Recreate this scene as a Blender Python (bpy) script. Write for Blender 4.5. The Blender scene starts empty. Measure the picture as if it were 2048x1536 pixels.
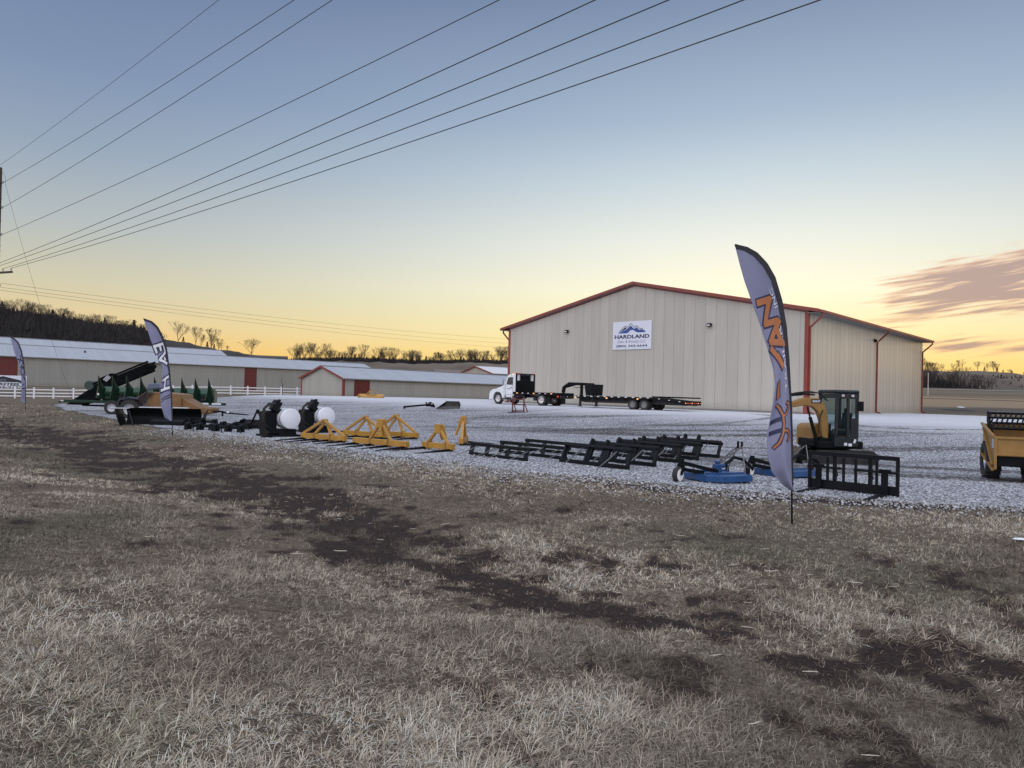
import bpy, bmesh, math, random
import numpy as np
from mathutils import Vector, Matrix, Euler
random.seed(7)
R = math.radians
sc = bpy.context.scene
COL = sc.collection
# ------------------------------------------------------------------ camera
F = 1415.0 / 2048.0
PITCH, ROLL, CAMZ = 0.0126, 0.0258, 1.95
cd = bpy.data.cameras.new('camera'); cam = bpy.data.objects.new('camera', cd); COL.objects.link(cam)
cd.sensor_width = 36.0; cd.lens = 36.0 * F; cd.clip_start = 0.1; cd.clip_end = 5000
cam.location = (0, 0, CAMZ)
cam.rotation_euler = (Matrix.Rotation(math.pi / 2 + PITCH, 3, 'X') @ Matrix.Rotation(ROLL, 3, 'Z')).to_euler()
sc.camera = cam
sc.render.resolution_x = 1024; sc.render.resolution_y = 768
sc.view_settings.view_transform = 'Standard'; sc.view_settings.look = 'None'
sc.view_settings.exposure = 0.0; sc.view_settings.gamma = 1.0

# ------------------------------------------------------------------ world (dusk sky)
def lin(c):
    out = []
    for v in c:
        v = v / 255.0
        out.append(v / 12.92 if v <= 0.04045 else ((v + 0.055) / 1.055) ** 2.4)
    return tuple(out)
W = bpy.data.worlds.new('World'); sc.world = W; W.use_nodes = True
nt = W.node_tree; nt.nodes.clear()
def N(tree, typ, **kw):
    n = tree.nodes.new(typ)
    for k, v in kw.items(): setattr(n, k, v)
    return n
def M_(tree, op, a, b=None, c=None, clamp=False):
    n = tree.nodes.new('ShaderNodeMath'); n.operation = op; n.use_clamp = clamp
    for i, v in enumerate((a, b, c)):
        if v is None: continue
        if isinstance(v, (int, float)): n.inputs[i].default_value = v
        else: tree.links.new(v, n.inputs[i])
    return n.outputs[0]
def ramp(tree, fac, stops, interp='EASE'):
    n = tree.nodes.new('ShaderNodeValToRGB'); n.color_ramp.interpolation = interp
    cr = n.color_ramp
    while len(cr.elements) < len(stops): cr.elements.new(0.5)
    for e, (p, c) in zip(cr.elements, stops):
        e.position = p; e.color = tuple(c) + (1.0,) if len(c) == 3 else c
    tree.links.new(fac, n.inputs[0]); return n.outputs[0]
def mixc(tree, fac, a, b, mode='MIX'):
    n = tree.nodes.new('ShaderNodeMix'); n.data_type = 'RGBA'; n.blend_type = mode
    for s, v in ((n.inputs[0], fac), (n.inputs[6], a), (n.inputs[7], b)):
        if isinstance(v, (int, float)): s.default_value = v
        elif isinstance(v, tuple): s.default_value = v + (1.0,) if len(v) == 3 else v
        else: tree.links.new(v, s)
    return n.outputs[2]
def maprange(tree, v, a, b, c=0.0, d=1.0, smooth=True):
    n = tree.nodes.new('ShaderNodeMapRange'); n.interpolation_type = 'SMOOTHSTEP' if smooth else 'LINEAR'
    tree.links.new(v, n.inputs[0])
    for i, x in enumerate((a, b, c, d)): n.inputs[i + 1].default_value = x
    return n.outputs[0]
SUN_AZ, SUN_EL = R(20.0), R(3.0)
tc = N(nt, 'ShaderNodeTexCoord'); sep = N(nt, 'ShaderNodeSeparateXYZ'); nt.links.new(tc.outputs['Generated'], sep.inputs[0])
X, Y, Z = sep.outputs
el = M_(nt, 'MULTIPLY', M_(nt, 'ARCSINE', Z), 180 / math.pi)
az = M_(nt, 'MULTIPLY', M_(nt, 'ARCTAN2', X, Y), 180 / math.pi)
t = M_(nt, 'DIVIDE', el, 60.0, clamp=True)
def st(l): return [(e / 60.0, lin(c)) for e, c in l]
rampS = ramp(nt, t, st([(0, (255, 196, 100)), (2.5, (255, 222, 136)), (5, (255, 241, 182)), (8.3, (254, 251, 222)), (12, (237, 240, 230)),
                        (16.5, (203, 217, 224)), (21, (168, 187, 208)), (30, (119, 138, 169)), (60, (160, 163, 172))]), 'LINEAR')
rampA = ramp(nt, t, st([(0, (246, 178, 88)), (2, (246, 196, 110)), (4.2, (231, 206, 154)), (7, (209, 203, 176)), (11, (180, 188, 189)),
                        (16, (150, 166, 186)), (21, (128, 148, 178)), (30, (105, 122, 158)), (60, (160, 163, 172))]), 'LINEAR')
rampB = ramp(nt, t, st([(0, (165, 155, 165)), (5, (195, 182, 192)), (12, (215, 210, 214)), (25, (214, 216, 224)), (60, (180, 185, 196))]), 'LINEAR')  # unseen sky behind the camera, kept bright to light the ground and walls
daz = M_(nt, 'ABSOLUTE', M_(nt, 'SUBTRACT', az, 19.0))
fS = maprange(nt, daz, 0.0, 56.0, 1.0, 0.0)
skyc = mixc(nt, fS, rampA, rampS)
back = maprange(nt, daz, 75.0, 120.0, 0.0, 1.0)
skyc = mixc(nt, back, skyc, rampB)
# clouds low on the right
cv = N(nt, 'ShaderNodeCombineXYZ')
tilt = M_(nt, 'SUBTRACT', el, M_(nt, 'MULTIPLY', az, 0.12))
nt.links.new(M_(nt, 'MULTIPLY', az, 0.17), cv.inputs[0]); nt.links.new(M_(nt, 'MULTIPLY', tilt, 1.45), cv.inputs[1])
cn = N(nt, 'ShaderNodeTexNoise'); cn.inputs['Scale'].default_value = 1.0; cn.inputs['Detail'].default_value = 7; cn.inputs['Roughness'].default_value = 0.55
cn.inputs['Distortion'].default_value = 0.6
nt.links.new(cv.outputs[0], cn.inputs['Vector'])
m1 = M_(nt, 'MULTIPLY', maprange(nt, az, 24.0, 32.0), M_(nt, 'MULTIPLY', maprange(nt, tilt, 1.2, 2.8), maprange(nt, tilt, 5.0, 7.0, 1.0, 0.0)))
m2 = M_(nt, 'MULTIPLY', maprange(nt, az, 26.0, 33.0), M_(nt, 'MULTIPLY', maprange(nt, el, 3.0, 3.9), maprange(nt, el, 4.1, 5.2, 0.8, 0.0)))
m2 = M_(nt, 'MULTIPLY', m2, 0.75)
m3 = maprange(nt, az, 60, 90, 1.0, 0.0)
cv2 = N(nt, 'ShaderNodeCombineXYZ'); nt.links.new(M_(nt, 'MULTIPLY', az, 0.22), cv2.inputs[0]); nt.links.new(M_(nt, 'MULTIPLY', tilt, 4.2), cv2.inputs[1]); cn2 = N(nt, 'ShaderNodeTexNoise'); cn2.inputs['Scale'].default_value = 1.0; cn2.inputs['Detail'].default_value = 4; nt.links.new(cv2.outputs[0], cn2.inputs['Vector'])
dens = M_(nt, 'ADD', M_(nt, 'ADD', cn.outputs[0], M_(nt, 'MULTIPLY', M_(nt, 'SUBTRACT', cn2.outputs[0], .5), .55)), M_(nt, 'MULTIPLY', M_(nt, 'ADD', m1, m2), 0.40))
cmask = M_(nt, 'MULTIPLY', M_(nt, 'MULTIPLY', maprange(nt, dens, 0.6, 0.9), 0.85), M_(nt, 'MULTIPLY', m3, maprange(nt, M_(nt, 'ADD', m1, m2), 0.02, 0.3)))
core = maprange(nt, dens, 0.7, 0.92)
ccol = mixc(nt, core, lin((244, 182, 140)), lin((172, 142, 140)))
skyc = mixc(nt, cmask, skyc, ccol)
sky = N(nt, 'ShaderNodeTexSky'); sky.sky_type = 'NISHITA'; sky.sun_disc = False
sky.sun_elevation = SUN_EL; sky.sun_rotation = SUN_AZ
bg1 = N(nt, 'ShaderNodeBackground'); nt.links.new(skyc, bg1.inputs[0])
gain = maprange(nt, daz, 65.0, 110.0, 1.0, 2.1)  # added fill: sky away from the sunset raised above its natural level
zen = maprange(nt, el, 34.0, 55.0, 0.0, 1.3)  # added fill: overhead sky above the frame brightened too
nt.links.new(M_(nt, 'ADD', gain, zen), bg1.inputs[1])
bg2 = N(nt, 'ShaderNodeBackground'); nt.links.new(sky.outputs[0], bg2.inputs[0]); bg2.inputs[1].default_value = 0.004
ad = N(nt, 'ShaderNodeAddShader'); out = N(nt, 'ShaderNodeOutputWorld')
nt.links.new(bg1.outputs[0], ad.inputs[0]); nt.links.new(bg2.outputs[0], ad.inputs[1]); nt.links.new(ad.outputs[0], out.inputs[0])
sd = bpy.data.lights.new('sun', 'SUN'); sun = bpy.data.objects.new('sun', sd); COL.objects.link(sun)
sd.energy = 0.25; sd.angle = R(16); sd.color = (1.0, 0.78, 0.5)
sun.rotation_euler = Vector((math.sin(SUN_AZ) * math.cos(SUN_EL), math.cos(SUN_AZ) * math.cos(SUN_EL), math.sin(SUN_EL))).to_track_quat('Z', 'Y').to_euler()

# ------------------------------------------------------------------ helpers
def hor(px): return 768 + 1415 * PITCH + (px - 1024) * ROLL
CR = cam.rotation_euler.to_matrix()
def ray(px, py):
    v = CR @ Vector(((px - 1024) / 1415.0, (768 - py) / 1415.0, -1.0)); return v
def at(px, py, z=0.0):
    v = ray(px, py); k = (z - CAMZ) / v.z; return Vector((v.x * k, v.y * k, z))
def atY(px, py, y):
    v = ray(px, py); k = y / v.y; return Vector((v.x * k, y, CAMZ + v.z * k))
def gat(px, py):
    z = 0.0
    for _ in range(12):
        p = at(px, py, z); z = z * .4 + .6 * float(g(p.x, p.y))
    return at(px, py, z)
def sm(x): x = np.clip(x, 0, 1); return x * x * (3 - 2 * x)
def h2(ix, iy, seed=0):
    n = (ix.astype(np.int64) * 374761393 + iy.astype(np.int64) * 668265263 + seed * 1274126177) & 0x7fffffff
    n = ((n ^ (n >> 13)) * 1274126177) & 0x7fffffff
    return ((n ^ (n >> 16)) & 0xffff) / 65535.0
def vnoise(x, y, seed=0):
    x = np.asarray(x, float); y = np.asarray(y, float)
    ix = np.floor(x); iy = np.floor(y); fx = x - ix; fy = y - iy
    ux = fx * fx * (3 - 2 * fx); uy = fy * fy * (3 - 2 * fy)
    a = h2(ix, iy, seed); b = h2(ix + 1, iy, seed); c = h2(ix, iy + 1, seed); d = h2(ix + 1, iy + 1, seed)
    return (a * (1 - ux) + b * ux) * (1 - uy) + (c * (1 - ux) + d * ux) * uy
def fbm(x, y, oct=4, seed=0):
    s = 0; a = .5; tot = 0
    for o in range(oct):
        s = s + a * vnoise(np.asarray(x) * 2 ** o + 17.3 * o, np.asarray(y) * 2 ** o - 9.1 * o, seed + o); tot += a; a *= .5
    return s / tot
def S(x, y): return x * .69 + y * .724
def T(x, y): return -x * .724 + y * .69
ET = np.array([-90, -20, 2.2, 6.1, 12.1, 22, 37, 55, 66, 72, 80.]); ES = np.array([26, 19.5, 16.6, 14.0, 12.6, 12.2, 11.9, 13.6, 15.6, 18, 26.])
def edge(t): return np.interp(t, ET, ES) + (fbm(np.asarray(t) * .35, np.asarray(t) * 0 + 3.3, 4, 5) - .5) * 1.0
FT = np.array([-90, 10, 40, 60, 74, 80, 84, 90]); FS = np.array([64, 74, 80, 78, 62, 52, 40, 30.])
def farS(t): return np.interp(t, FT, FS)
F0 = np.array((-65., 92.)); F1 = np.array((-28., 119.)); FD = (F1 - F0) / np.linalg.norm(F1 - F0); FN = np.array((-FD[1], FD[0]))
def g(x, y):
    x = np.asarray(x, float); y = np.asarray(y, float)
    s = S(x, y); t = T(x, y)
    z = np.interp(s, [-60, -4, 0, 2, 4, 6, 8, 11, 13, 400], [.6, .42, .36, .26, .04, -.14, -.13, -.06, 0, 0])
    right = sm((x - 2) / 10) * (1 - sm((s - 26) / 6)) * sm((s - 14) / 6)
    z = z - .1 * right
    up = .98 * sm((s - 27) / 17) * (1 - .45 * sm((t - 74) / 30))
    z = z + up - .5 * sm((t - 85) / 35) * (1 - sm((s - 30) / 20)) * sm((s - 8) / 10)
    u = (x - F0[0]) * FN[0] + (y - F0[1]) * FN[1]
    bk = sm((u - 1) / 12) * sm((y - 75) / 15) * (1 - sm((x - 0) / 20))
    z = z * (1 - bk) + 1.0 * bk
    z = z + .045 * np.maximum(0, y - 88) * sm((x - 8) / 30) * (1 - sm((y - 260) / 100) * .3)
    return z
def gz(x, y): return float(g(x, y))

# --- materials
MATS = {}
def mat(name, col, rough=.6, metal=0., var=.12, scale=6., bump=0., bscale=40., spec=None, dust=0.0, coat=0.0, dustcol=(.32, .3, .28)):
    if name in MATS: return MATS[name]
    m = bpy.data.materials.new(name); m.use_nodes = True; tr = m.node_tree; b = tr.nodes['Principled BSDF']
    tcn = N(tr, 'ShaderNodeTexCoord'); nz = N(tr, 'ShaderNodeTexNoise'); nz.inputs['Scale'].default_value = scale; nz.inputs['Detail'].default_value = 5
    tr.links.new(tcn.outputs['Object'], nz.inputs['Vector'])
    lo = tuple(c * (1 - var) for c in col); hi = tuple(min(1, c * (1 + var)) for c in col)
    c = ramp(tr, nz.outputs[0], [(.3, lo), (.7, hi)], 'LINEAR')
    if dust:
        n2 = N(tr, 'ShaderNodeTexNoise'); n2.inputs['Scale'].default_value = scale * 2.3; n2.inputs['Detail'].default_value = 8; n2.inputs['Roughness'].default_value = .7
        tr.links.new(tcn.outputs['Object'], n2.inputs['Vector'])
        c = mixc(tr, M_(tr, 'MULTIPLY', maprange(tr, n2.outputs[0], .42, .72), dust), c, dustcol)
    tr.links.new(c, b.inputs['Base Color'])
    rr = M_(tr, 'ADD', M_(tr, 'MULTIPLY', nz.outputs[0], .2), rough - .1, clamp=True); tr.links.new(rr, b.inputs['Roughness'])
    b.inputs['Metallic'].default_value = metal
    if coat: b.inputs['Coat Weight'].default_value = coat; b.inputs['Coat Roughness'].default_value = .15
    if spec is not None: b.inputs['Specular IOR Level'].default_value = spec
    if bump:
        n3 = N(tr, 'ShaderNodeTexNoise'); n3.inputs['Scale'].default_value = bscale; n3.inputs['Detail'].default_value = 4
        tr.links.new(tcn.outputs['Object'], n3.inputs['Vector'])
        bp = N(tr, 'ShaderNodeBump'); bp.inputs['Strength'].default_value = bump; bp.inputs['Distance'].default_value = .02
        tr.links.new(n3.outputs[0], bp.inputs['Height']); tr.links.new(bp.outputs[0], b.inputs['Normal'])
    MATS[name] = m; return m
BLACK = mat('black_paint', (.006, .007, .009), .5, 0, .3, 5, dust=.05, spec=.1, dustcol=(.025, .024, .023))
BLACKS = mat('black_satin', (.005, .0065, .009), .5, 0, .3, 5, dust=.06, dustcol=(.03, .03, .03), spec=.16)
DARK = mat('dark_steel', (.014, .015, .018), .5, .2, .3, 8, dust=.12, dustcol=(.08, .08, .08))
RUB = mat('rubber', (.016, .016, .017), .8, 0, .3, 12, dust=.4, dustcol=(.09, .085, .08))
YEL = mat('yellow_paint', (.40, .205, .026), .4, 0, .12, 4, dust=.22, coat=.2, dustcol=(.3, .2, .1))
YELM = mat('yellow_machine', (.27, .145, .032), .42, 0, .14, 3, dust=.3, dustcol=(.28, .2, .11))
ORA = mat('orange_machine', (.17, .085, .024), .45, 0, .2, 3, dust=.35, dustcol=(.3, .2, .12))
BLUE = mat('blue_paint', (.006, .06, .19), .35, 0, .2, 4, dust=.12, coat=.3, dustcol=(.1, .15, .2))
GREEN = mat('green_paint', (.005, .03, .016), .45, 0, .25, 4, dust=.12, spec=.3, dustcol=(.05, .06, .045))
MATTE = mat('matte_black', (.008, .009, .01), .9, 0, .3, 4, spec=.02)
SNOUT = mat('snout_plastic', (.004, .02, .011), .65, 0, .3, 4, dust=.1, spec=.12, dustcol=(.03, .04, .03))
WHITEP = mat('white_paint', (.72, .74, .78), .35, 0, .06, 3, dust=.12, coat=.3, dustcol=(.5, .5, .48))
WHITEV = mat('white_vinyl', (.78, .79, .82), .5, 0, .06, 2, dust=.15, dustcol=(.5, .48, .45))
WPLAST = mat('white_plastic', (.74, .77, .84), .45, 0, .05, 3, dust=.08, dustcol=(.55, .55, .55))
REDP = mat('red_paint', (.115, .013, .012), .45, 0, .15, 2, dust=.1, dustcol=(.3, .15, .12))
REDM = mat('red_metal', (.215, .038, .027), .4, 0, .12, 2)
CHROME = mat('chrome', (.6, .6, .62), .25, .9, .1, 5)
STEEL = mat('bright_steel', (.16, .16, .17), .4, .7, .2, 8, dust=.2)
GALV = mat('galvanised', (.45, .47, .5), .45, .5, .1, 3)
WOOD = mat('weathered_wood', (.06, .045, .034), .85, 0, .35, 3, bump=.4, bscale=12)
BARK = mat('bark', (.045, .036, .03), .9, 0, .4, 3)
TWIG = mat('twig', (.06, .047, .038), .9, 0, .4, 3)
CEDAR = mat('cedar', (.012, .018, .012), .9, 0, .5, 3)
NAVY = mat('navy_ink', (.012, .02, .07), .5, 0, .1, 3)
NAVY2 = mat('blue_ink', (.03, .07, .28), .5, 0, .15, 3)
INK = mat('black_ink', (.01, .012, .022), .5, 0, .1, 3)
GREYI = mat('grey_ink', (.17, .2, .3), .5, 0, .1, 3)
ORI = mat('orange_ink', (.42, .15, .055), .6, 0, .12, 3)
WINK = mat('white_ink', (.7, .72, .78), .6, 0, .05, 3)
SIGNW = mat('sign_white', (.66, .69, .78), .4, 0, .04, 1)
AMB = None
def emis(name, col, s):
    m = bpy.data.materials.new(name); m.use_nodes = True; b = m.node_tree.nodes['Principled BSDF']
    b.inputs['Base Color'].default_value = col + (1,); b.inputs['Emission Color'].default_value = col + (1,); b.inputs['Emission Strength'].default_value = s; return m
AMB = emis('amber_lamp', (1., .45, .15), 1.2); REDL = emis('red_lamp', (.8, .08, .04), .7); REFL = mat('white_reflector', (.8, .8, .8), .3)
def glass(name='glass', col=(.05, .07, .08), tr_=.9):
    m = bpy.data.materials.new(name); m.use_nodes = True; b = m.node_tree.nodes['Principled BSDF']
    b.inputs['Base Color'].default_value = col + (1,); b.inputs['Roughness'].default_value = .05
    tp = N(m.node_tree, 'ShaderNodeBsdfTransparent'); tp.inputs[0].default_value = (.8, .86, .86, 1); mx = N(m.node_tree, 'ShaderNodeMixShader'); mx.inputs[0].default_value = tr_
    m.node_tree.links.new(b.outputs[0], mx.inputs[1]); m.node_tree.links.new(tp.outputs[0], mx.inputs[2])
    m.node_tree.links.new(mx.outputs[0], m.node_tree.nodes['Material Output'].inputs[0]); return m
GLASS = glass()

# --- mesh builder
class MB:
    def __init__(s): s.v = []; s.f = []
    def add(s, vs, fs):
        o = len(s.v); s.v += [tuple(v) for v in vs]; s.f += [tuple(i + o for i in f) for f in fs]; return s
    def box(s, c, d, rot=None):
        hx, hy, hz = d[0] / 2, d[1] / 2, d[2] / 2
        vs = [Vector((x * hx, y * hy, z * hz)) for z in (-1, 1) for y in (-1, 1) for x in (-1, 1)]
        if rot: m = Euler(rot).to_matrix(); vs = [m @ v for v in vs]
        c = Vector(c); return s.add([v + c for v in vs], [(0, 2, 3, 1), (4, 5, 7, 6), (0, 1, 5, 4), (2, 6, 7, 3), (0, 4, 6, 2), (1, 3, 7, 5)])
    def bar(s, a, b, w=.06, h=None, up=(0, 0, 1), w2=None, h2_=None):
        a = Vector(a); b = Vector(b); h = h or w; d = (b - a).normalized(); u = Vector(up)
        if abs(d.dot(u)) > .98: u = Vector((0, 1, 0))
        sx = d.cross(u).normalized(); uz = sx.cross(d).normalized(); w2 = w2 or w; h2_ = h2_ or h
        vs = []
        for p, ww, hh in ((a, w, h), (b, w2, h2_)):
            for i, j in ((-1, -1), (1, -1), (1, 1), (-1, 1)): vs.append(p + sx * i * ww / 2 + uz * j * hh / 2)
        return s.add(vs, [(0, 3, 2, 1), (4, 5, 6, 7), (0, 1, 5, 4), (1, 2, 6, 5), (2, 3, 7, 6), (3, 0, 4, 7)])
    def cyl(s, a, b, r, n=12, r2=None, caps=True):
        a = Vector(a); b = Vector(b); r2 = r if r2 is None else r2; d = (b - a).normalized()
        u = Vector((0, 0, 1)) if abs(d.z) < .9 else Vector((1, 0, 0)); p = d.cross(u).normalized(); q = d.cross(p)
        vs = [c + (p * math.cos(k * 2 * math.pi / n) + q * math.sin(k * 2 * math.pi / n)) * rr for c, rr in ((a, r), (b, r2)) for k in range(n)]
        fs = [(k, (k + 1) % n, n + (k + 1) % n, n + k) for k in range(n)]
        if caps: fs += [tuple(range(n - 1, -1, -1)), tuple(range(n, 2 * n))]
        return s.add(vs, fs)
    def tube(s, pts, r, n=8):
        pts = [Vector(p) for p in pts]; rs = r if isinstance(r, (list, tuple)) else [r] * len(pts)
        vs = []; m = len(pts); pp = None
        for i, p in enumerate(pts):
            d = (pts[min(i + 1, m - 1)] - pts[max(i - 1, 0)]).normalized()
            if pp is None: u = Vector((0, 0, 1)) if abs(d.z) < .9 else Vector((1, 0, 0)); pp = d.cross(u).normalized()
            pp = (pp - d * pp.dot(d)).normalized(); q = d.cross(pp)
            vs += [p + (pp * math.cos(k * 2 * math.pi / n) + q * math.sin(k * 2 * math.pi / n)) * rs[i] for k in range(n)]
        fs = [(i * n + k, i * n + (k + 1) % n, (i + 1) * n + (k + 1) % n, (i + 1) * n + k) for i in range(m - 1) for k in range(n)]
        fs += [tuple(range(n - 1, -1, -1)), tuple(range((m - 1) * n, m * n))]
        return s.add(vs, fs)
    def lathe(s, prof, c, axis='y', n=28, a0=0, a1=2 * math.pi):
        c = Vector(c); vs = []; full = abs(a1 - a0 - 2 * math.pi) < 1e-6; nn = n if full else n + 1
        for r, h in prof:
            for k in range(nn):
                a = a0 + (a1 - a0) * k / n; x, y = r * math.cos(a), r * math.sin(a)
                vs.append(c + (Vector((x, h, y)) if axis == 'y' else Vector((h, x, y)) if axis == 'x' else Vector((x, y, h))))
        fs = [(i * nn + k, i * nn + (k + 1) % nn, (i + 1) * nn + (k + 1) % nn, (i + 1) * nn + k) for i in range(len(prof) - 1) for k in range(n)]
        return s.add(vs, fs)
    def prism(s, poly, axis, a, b):
        def P(p, h): return {'x': (h, p[0], p[1]), 'y': (p[0], h, p[1]), 'z': (p[0], p[1], h)}[axis]
        n = len(poly); vs = [P(p, a) for p in poly] + [P(p, b) for p in poly]
        fs = [tuple(range(n - 1, -1, -1)), tuple(range(n, 2 * n))] + [(k, (k + 1) % n, n + (k + 1) % n, n + k) for k in range(n)]
        return s.add(vs, fs)
    def build(s, name, m, parent=None, bevel=0, smooth=False, loc=None, rotz=None):
        me = bpy.data.meshes.new(name); me.from_pydata([tuple(v) for v in s.v], [], s.f); me.update()
        bm = bmesh.new(); bm.from_mesh(me); bmesh.ops.recalc_face_normals(bm, faces=bm.faces)
        if bevel:
            es = [e for e in bm.edges if len(e.link_faces) == 2 and e.calc_face_angle(0) > .5]
            try: bmesh.ops.bevel(bm, geom=es, offset=bevel, segments=1, affect='EDGES', clamp_overlap=True)
            except Exception: pass
        bm.to_mesh(me); bm.free()
        if smooth:
            me.polygons.foreach_set('use_smooth', [True] * len(me.polygons))
            try: me.set_sharp_from_angle(angle=R(40))
            except Exception: pass
        me.materials.append(m)
        o = bpy.data.objects.new(name, me); COL.objects.link(o)
        if parent: o.parent = parent
        if loc is not None: o.location = loc
        if rotz is not None: o.rotation_euler = (0, 0, rotz)
        return o
def thing(name, label, cat, loc=(0, 0, 0), rotz=0., group=None):
    o = bpy.data.objects.new(name, None); COL.objects.link(o); o.location = loc; o.rotation_euler = (0, 0, rotz)
    o.empty_display_size = .2; o['label'] = label; o['category'] = cat
    if group: o['group'] = group
    return o
def tag(o, label, cat, group=None):
    o['label'] = label; o['category'] = cat
    if group: o['group'] = group
    return o
def dup(root, loc, rotz, label=None, scale=None, rot=None):
    def cp(o, par):
        c = o.copy(); COL.objects.link(c)
        if par: c.parent = par
        for ch in list(o.children): cp(ch, c)
        return c
    r = cp(root, None); r.location = loc; r.rotation_euler = rot or (0, 0, rotz)
    if label: r['label'] = label
    if scale: r.scale = scale
    return r
def npmesh(name, verts, faces_flat, loop_start, mats, smooth=False, attrs=None):
    me = bpy.data.meshes.new(name); me.vertices.add(len(verts)); me.vertices.foreach_set('co', np.asarray(verts, np.float32).ravel())
    me.loops.add(len(faces_flat)); me.loops.foreach_set('vertex_index', np.asarray(faces_flat, np.int32))
    me.polygons.add(len(loop_start)); me.polygons.foreach_set('loop_start', np.asarray(loop_start, np.int32))
    me.update(calc_edges=True)
    if smooth: me.polygons.foreach_set('use_smooth', np.ones(len(loop_start), bool))
    for k, (typ, dat) in (attrs or {}).items():
        a = me.attributes.new(k, typ, 'POINT')
        a.data.foreach_set('color' if typ == 'FLOAT_COLOR' else 'value', np.asarray(dat, np.float32).ravel())
    for m in mats: me.materials.append(m)
    o = bpy.data.objects.new(name, me); COL.objects.link(o); return o
def gridfaces(nu, nv, wrap=False):
    i = np.arange(nu - 1)[:, None]; j = np.arange(nv if wrap else nv - 1)[None, :]
    a = i * nv + j; b = i * nv + (j + 1) % nv; c = (i + 1) * nv + (j + 1) % nv; d = (i + 1) * nv + j
    q = np.stack([a, b, c, d], -1).reshape(-1, 4); return q.ravel(), np.arange(len(q)) * 4
def wheel(name, parent, c, r, w, axis='y', rim=CHROME, rimr=.55, lug=0, tyre=RUB, side=-1, nl=18):
    k = r * rimr
    hw = w / 2
    t = MB().lathe([(k, -hw * .8), (k * 1.12, -hw), (r * .9, -hw), (r * .98, -hw * .75), (r, -hw * .3), (r, hw * .3), (r * .98, hw * .75), (r * .9, hw), (k * 1.12, hw), (k, hw * .8)], (0, 0, 0), axis, 32)
    if lug:
        for q in range(nl):
            a = q * 2 * math.pi / nl; p = Vector((math.cos(a), 0, math.sin(a))) * (r + lug / 2)
            if axis == 'x': p = Vector((0, p.x, p.z))
            for sg in (-1, 1):
                a2 = a + (.5 if sg > 0 else 0) * 2 * math.pi / nl
                p = Vector((math.cos(a2) * r, sg * hw * .5, math.sin(a2) * r)); e = (0, -a2, sg * .5)
                if axis == 'x': p = Vector((sg * hw * .5, math.cos(a2) * r, math.sin(a2) * r)); t.box(p, (hw * .95, lug * 1.6, lug * 2), (a2, 0, 0))
                else: t.box(p, (lug * 2, hw * .95, lug * 1.6), (0, -a2, 0))
    o = t.build('wheel', tyre, parent, smooth=True, loc=c)
    rm = MB().lathe([(k * 1.02, -hw * .85), (k * .9, -hw * .8), (k * .82, -hw * .45), (k * .45, -hw * .35), (k * .4, -hw * .6), (k * .22, -hw * .65), (0.002, -hw * .66)], (0, 0, 0), axis, 24)
    rm.lathe([(k * 1.02, hw * .85), (k * .9, hw * .8), (k * .82, hw * .45), (k * .45, hw * .35), (k * .4, hw * .6), (k * .22, hw * .65), (0.002, hw * .66)], (0, 0, 0), axis, 24)
    rm.build('rim', rim, o, smooth=True); return o
def textmesh(txt, size, bold=.0, sx=1., align='CENTER', shear=0.):
    cu = bpy.data.curves.new('t', 'FONT'); cu.body = txt; cu.size = size; cu.offset = bold; cu.align_x = align; cu.align_y = 'CENTER'; cu.shear = shear
    cu.resolution_u = 3
    o = bpy.data.objects.new('t', cu); COL.objects.link(o); bpy.context.view_layer.update()
    me = bpy.data.meshes.new_from_object(o); vs = [(v.co.x * sx, v.co.y) for v in me.vertices]; fs = [tuple(p.vertices) for p in me.polygons]
    bpy.data.objects.remove(o); bpy.data.curves.remove(cu); bpy.data.meshes.remove(me); return vs, fs
def decal(name, vs, fs, fn, m, parent, sub=0):
    me = bpy.data.meshes.new(name); me.from_pydata([(x, y, 0) for x, y in vs], [], fs); bm = bmesh.new(); bm.from_mesh(me)
    if sub:
        bmesh.ops.triangulate(bm, faces=bm.faces)
        for _ in range(6):
            es = [e for e in bm.edges if e.calc_length() > sub]
            if not es: break
            bmesh.ops.subdivide_edges(bm, edges=es, cuts=1); bmesh.ops.triangulate(bm, faces=bm.faces)
    for v in bm.verts: v.co = Vector(fn(v.co.x, v.co.y))
    bm.to_mesh(me); bm.free(); me.materials.append(m); o = bpy.data.objects.new(name, me); COL.objects.link(o); o.parent = parent; return o
# ------------------------------------------------------------------ ground
def dirtmap(x, y):
    s = S(x, y); t = T(x, y)
    c = 6.0 + .5 * sm((t - 6) / 8) + (fbm(t * .16, s * 0, 3, 11) - .5) * 2.2
    band = np.exp(-((s - c) / (1.0 + .7 * sm((t - 5) / 6) + .5 * vnoise(t * .3, t * 0, 4))) ** 2)
    n = fbm(x * 1.05, y * 1.05, 5, 21); n2 = fbm(x * 3.4, y * 3.4, 4, 31)
    d0 = np.clip((band * (.62 - .2 * sm(x / 2.5)) + n * .75 + (n2 - .5) * .9 + (fbm(x * 7, y * 7, 2, 35) - .5) * .45 - .62) * 2.6, 0, 1)
    d = d0 * .9 + 0 * band * (.05 + 1.5 * n) + (n2 - .5) * .5 + np.clip((n - .6) * 4.2, 0, 1) * .5 + np.clip((fbm(x * 2.3 + 3, y * 2.3, 5, 27) - .58) * 9, 0, 1) * .66 * (.35 + .65 * sm((x + 1) / 2)) * (1 - sm((s - 9) / 2))
    d = d + np.exp(-((s - edge(t) + .35) / .4) ** 2) * sm((15 - t) / 12) * 1.1 * (.4 + 1.2 * n)
    return np.clip(d, 0, 1)
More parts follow.
